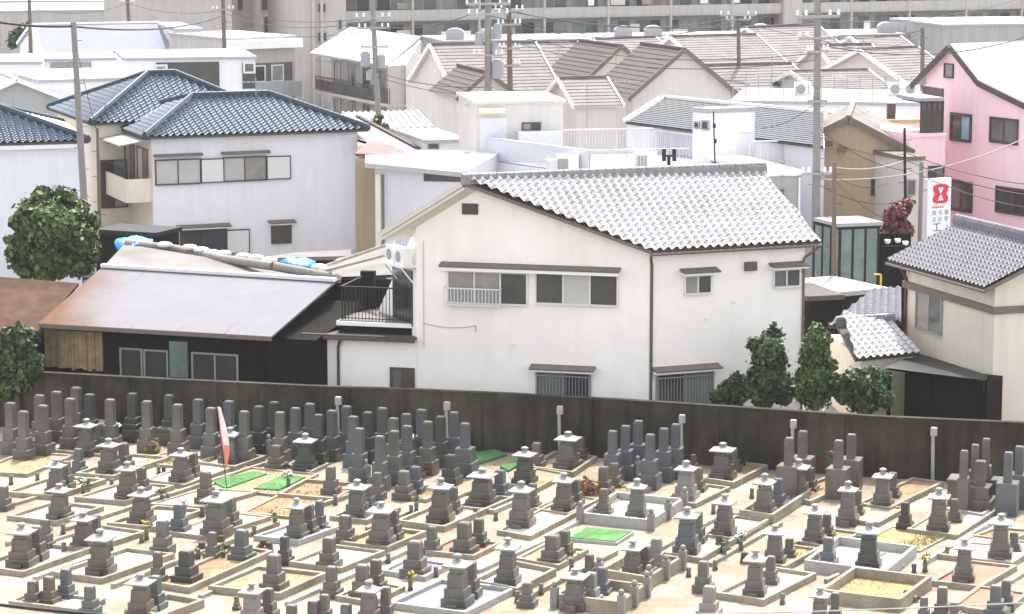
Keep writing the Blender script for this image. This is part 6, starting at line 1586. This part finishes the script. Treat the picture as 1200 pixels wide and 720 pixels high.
leafy('shrub', 'dark leafy bush beside the wooden shed at the left edge', 'shrub', [(14, 410, 24), (30, 400, 17), (36, 428, 17), (4, 430, 20), (24, 388, 10), (8, 394, 12), (26, 445, 17), (8, 455, 16)], 90, 18, 'leaf_dark', 6500, .18, 2)
leafy('shrub', 'tall loose dark bush by the right corner of the cream house', 'shrub', [(902, 412, 22), (898, 436, 24), (884, 450, 16), (914, 446, 18), (906, 394, 13), (886, 405, 12), (916, 462, 14), (894, 466, 16)], 86.5, 902, 'leaf_dark', 8500, .15, 3, 'bushes along the wall')
leafy('conifer_shrub', 'dense conical green bush behind the wall', 'shrub', [(957, 400, 17), (956, 420, 21), (958, 442, 22), (955, 462, 22), (957, 387, 10), (940, 440, 10), (974, 455, 10)], 86.0, 957, 'leaf_broad', 8500, .13, 4, 'bushes along the wall')
leafy('shrub', 'low wide dark bush in front of the tiled outhouse and canopy', 'shrub', [(1008, 448, 20), (1024, 452, 17), (992, 458, 16), (1010, 468, 20), (1034, 466, 14), (986, 446, 10)], 85.5, 1010, 'leaf_dark', 7500, .14, 5, 'bushes along the wall')
leafy('shrub', 'small bush under the barred window of the cream house', 'shrub', [(855, 456, 15), (866, 460, 12), (842, 464, 10), (858, 468, 14), (862, 444, 8)], 86.8, 857, 'leaf_dark', 3800, .13, 6, 'bushes along the wall')
leafy('red_shrub', 'red-leaved bush beside the glass shelter', 'shrub', [(1052, 248, 14), (1044, 262, 14), (1058, 266, 12), (1050, 278, 12), (1062, 240, 9), (1040, 276, 9)], 107, 1050, 'leaf_red', 2600, .16, 7)
leafy('dry_shrub', 'orange-brown dry shrub between the graves', 'shrub', [(688, 568, 9), (690, 577, 9), (682, 575, 6), (695, 570, 6)], W(688, 584).y, 688, 'leaf_dry', 900, .09, 8)
leafy('far_tree', 'distant grey-green tree left of the warehouse', 'tree', [(28, 40, 12), (42, 42, 12), (52, 46, 8), (18, 46, 9)], 228, 35, 'leaf_dark', 1500, .5, 9)
leafy('dry_grass_tuft', 'yellow straw tuft on bare soil near the banner', 'grass tuft', [(178, 520, 6), (172, 527, 5), (184, 527, 5)], W(178, 531).y, 178, 'leaf_straw', 400, .10, 10)
leafy('green_weed', 'sprig of green weed on the roof beside the white sheet roof', 'weed', [(441, 144, 5), (452, 150, 4), (444, 138, 4)], 133, 444, 'leaf_broad', 260, .22, 11)
for i, (u, v) in enumerate(((305, 645), (312, 648), (255, 640), (232, 648), (262, 650), (852, 648), (846, 640), (1012, 640), (1070, 705), (876, 660))):
    leafy('dry_grass_tuft', ['brownish', 'yellow'][i % 2] + ' dry plant on plot soil, %s' % ['left of a pair right of the earth plot', 'right of a pair right of the earth plot', 'in the earth plot', 'at the left of the earth plot', 'low in the earth plot', 'on the straw verge by white plots', 'above the straw verge by white plots', 'at the open straw patch', 'in the straw plot at bottom right', 'on the straw plot right of centre'][i], 'plant', [(u, v - 4, 4), (u + 4, v - 3, 3)], W(u, v).y, u, ['leaf_dry', 'leaf_straw'][i % 2], 160, .08, 20 + i, 'dry plants on the plots')
# ------------------------------------------------------------------ air
hz = bpy.data.materials.new('haze_air'); hz.use_nodes = True
n_ = hz.node_tree.nodes; n_.remove(n_['Principled BSDF'])
pv = n_.new('ShaderNodeVolumePrincipled'); pv.inputs['Color'].default_value = (0.93, 0.95, 1.0, 1); pv.inputs['Density'].default_value = 0.00016; pv.inputs['Anisotropy'].default_value = 0.2
hz.node_tree.links.new(pv.outputs['Volume'], n_['Material Output'].inputs['Volume'])
mb = MB(); mb.box((0, 170, -2), (1000, 460, 26)); MATS['haze_air'] = hz
ho = mb.build('haze', 'haze_air'); ho['kind'] = 'stuff'; ho['label'] = 'thin pale haze over the far roofs'
# ------------------------------------------------------------------ labels that single out each repeat
ORD = ['closest', 'second closest', 'third closest', 'fourth closest', 'fifth closest', 'sixth closest', 'seventh closest', 'eighth closest', 'ninth closest', 'tenth closest', 'eleventh closest', 'twelfth closest']
MARKS = [('the red and white banner', (258, 512)), ('the bright green turf', (704, 632)), ('the leaning white post', (1092, 530)), ('the taller white post', (655, 505)),
         ('the red-paved plot', (1132, 680)), ('the annex doorway', (472, 442)), ('the striped shed panel', (87, 408)), ('the small rounded bush', (855, 455)),
         ('the conical bush', (957, 430)), ('the bottom left corner', (0, 720)), ('the bottom right corner', (1200, 720)), ('the bottom edge middle', (600, 720)),
         ('the left edge', (0, 590)), ('the right edge', (1200, 590)), ('the two turf strips', (300, 568)), ('the six blue-grey pillars', (758, 515)),
         ('the orange dry shrub', (688, 573)), ('the shaded red gravel', (515, 545)), ('the kerbed straw plot', (1015, 700)), ('the cemetery centre', (600, 610)),
         ('the tall concrete pole', (957, 140)), ('the transformer pole', (580, 60)), ('the cluttered pole', (440, 60)), ('the pink house', (1140, 130)), ('the top left corner', (0, 0)), ('the large mauve gable', (798, 85))]
bykey = {}
for o, ph, px in LAB: bykey.setdefault(ph, []).append((o, px))
for ph, items in bykey.items():
    used = set()
    ranks = {}
    for mi, (mn, mp) in enumerate(MARKS):
        order = sorted(range(len(items)), key=lambda k: (items[k][1][0] - mp[0]) ** 2 + (items[k][1][1] - mp[1]) ** 2)
        for r, k in enumerate(order): ranks.setdefault(k, []).append((r, mi))
    for k, (o, px) in enumerate(items):
        r, mi = min(ranks[k])
        o['label'] = '%s, %s to %s' % (ph, ORD[r] if r < 12 else '%dth closest' % (r + 1), MARKS[mi][0])
print('THINGS', len([o for o in SC.objects if o.parent is None]), 'OBJ', len(SC.objects))
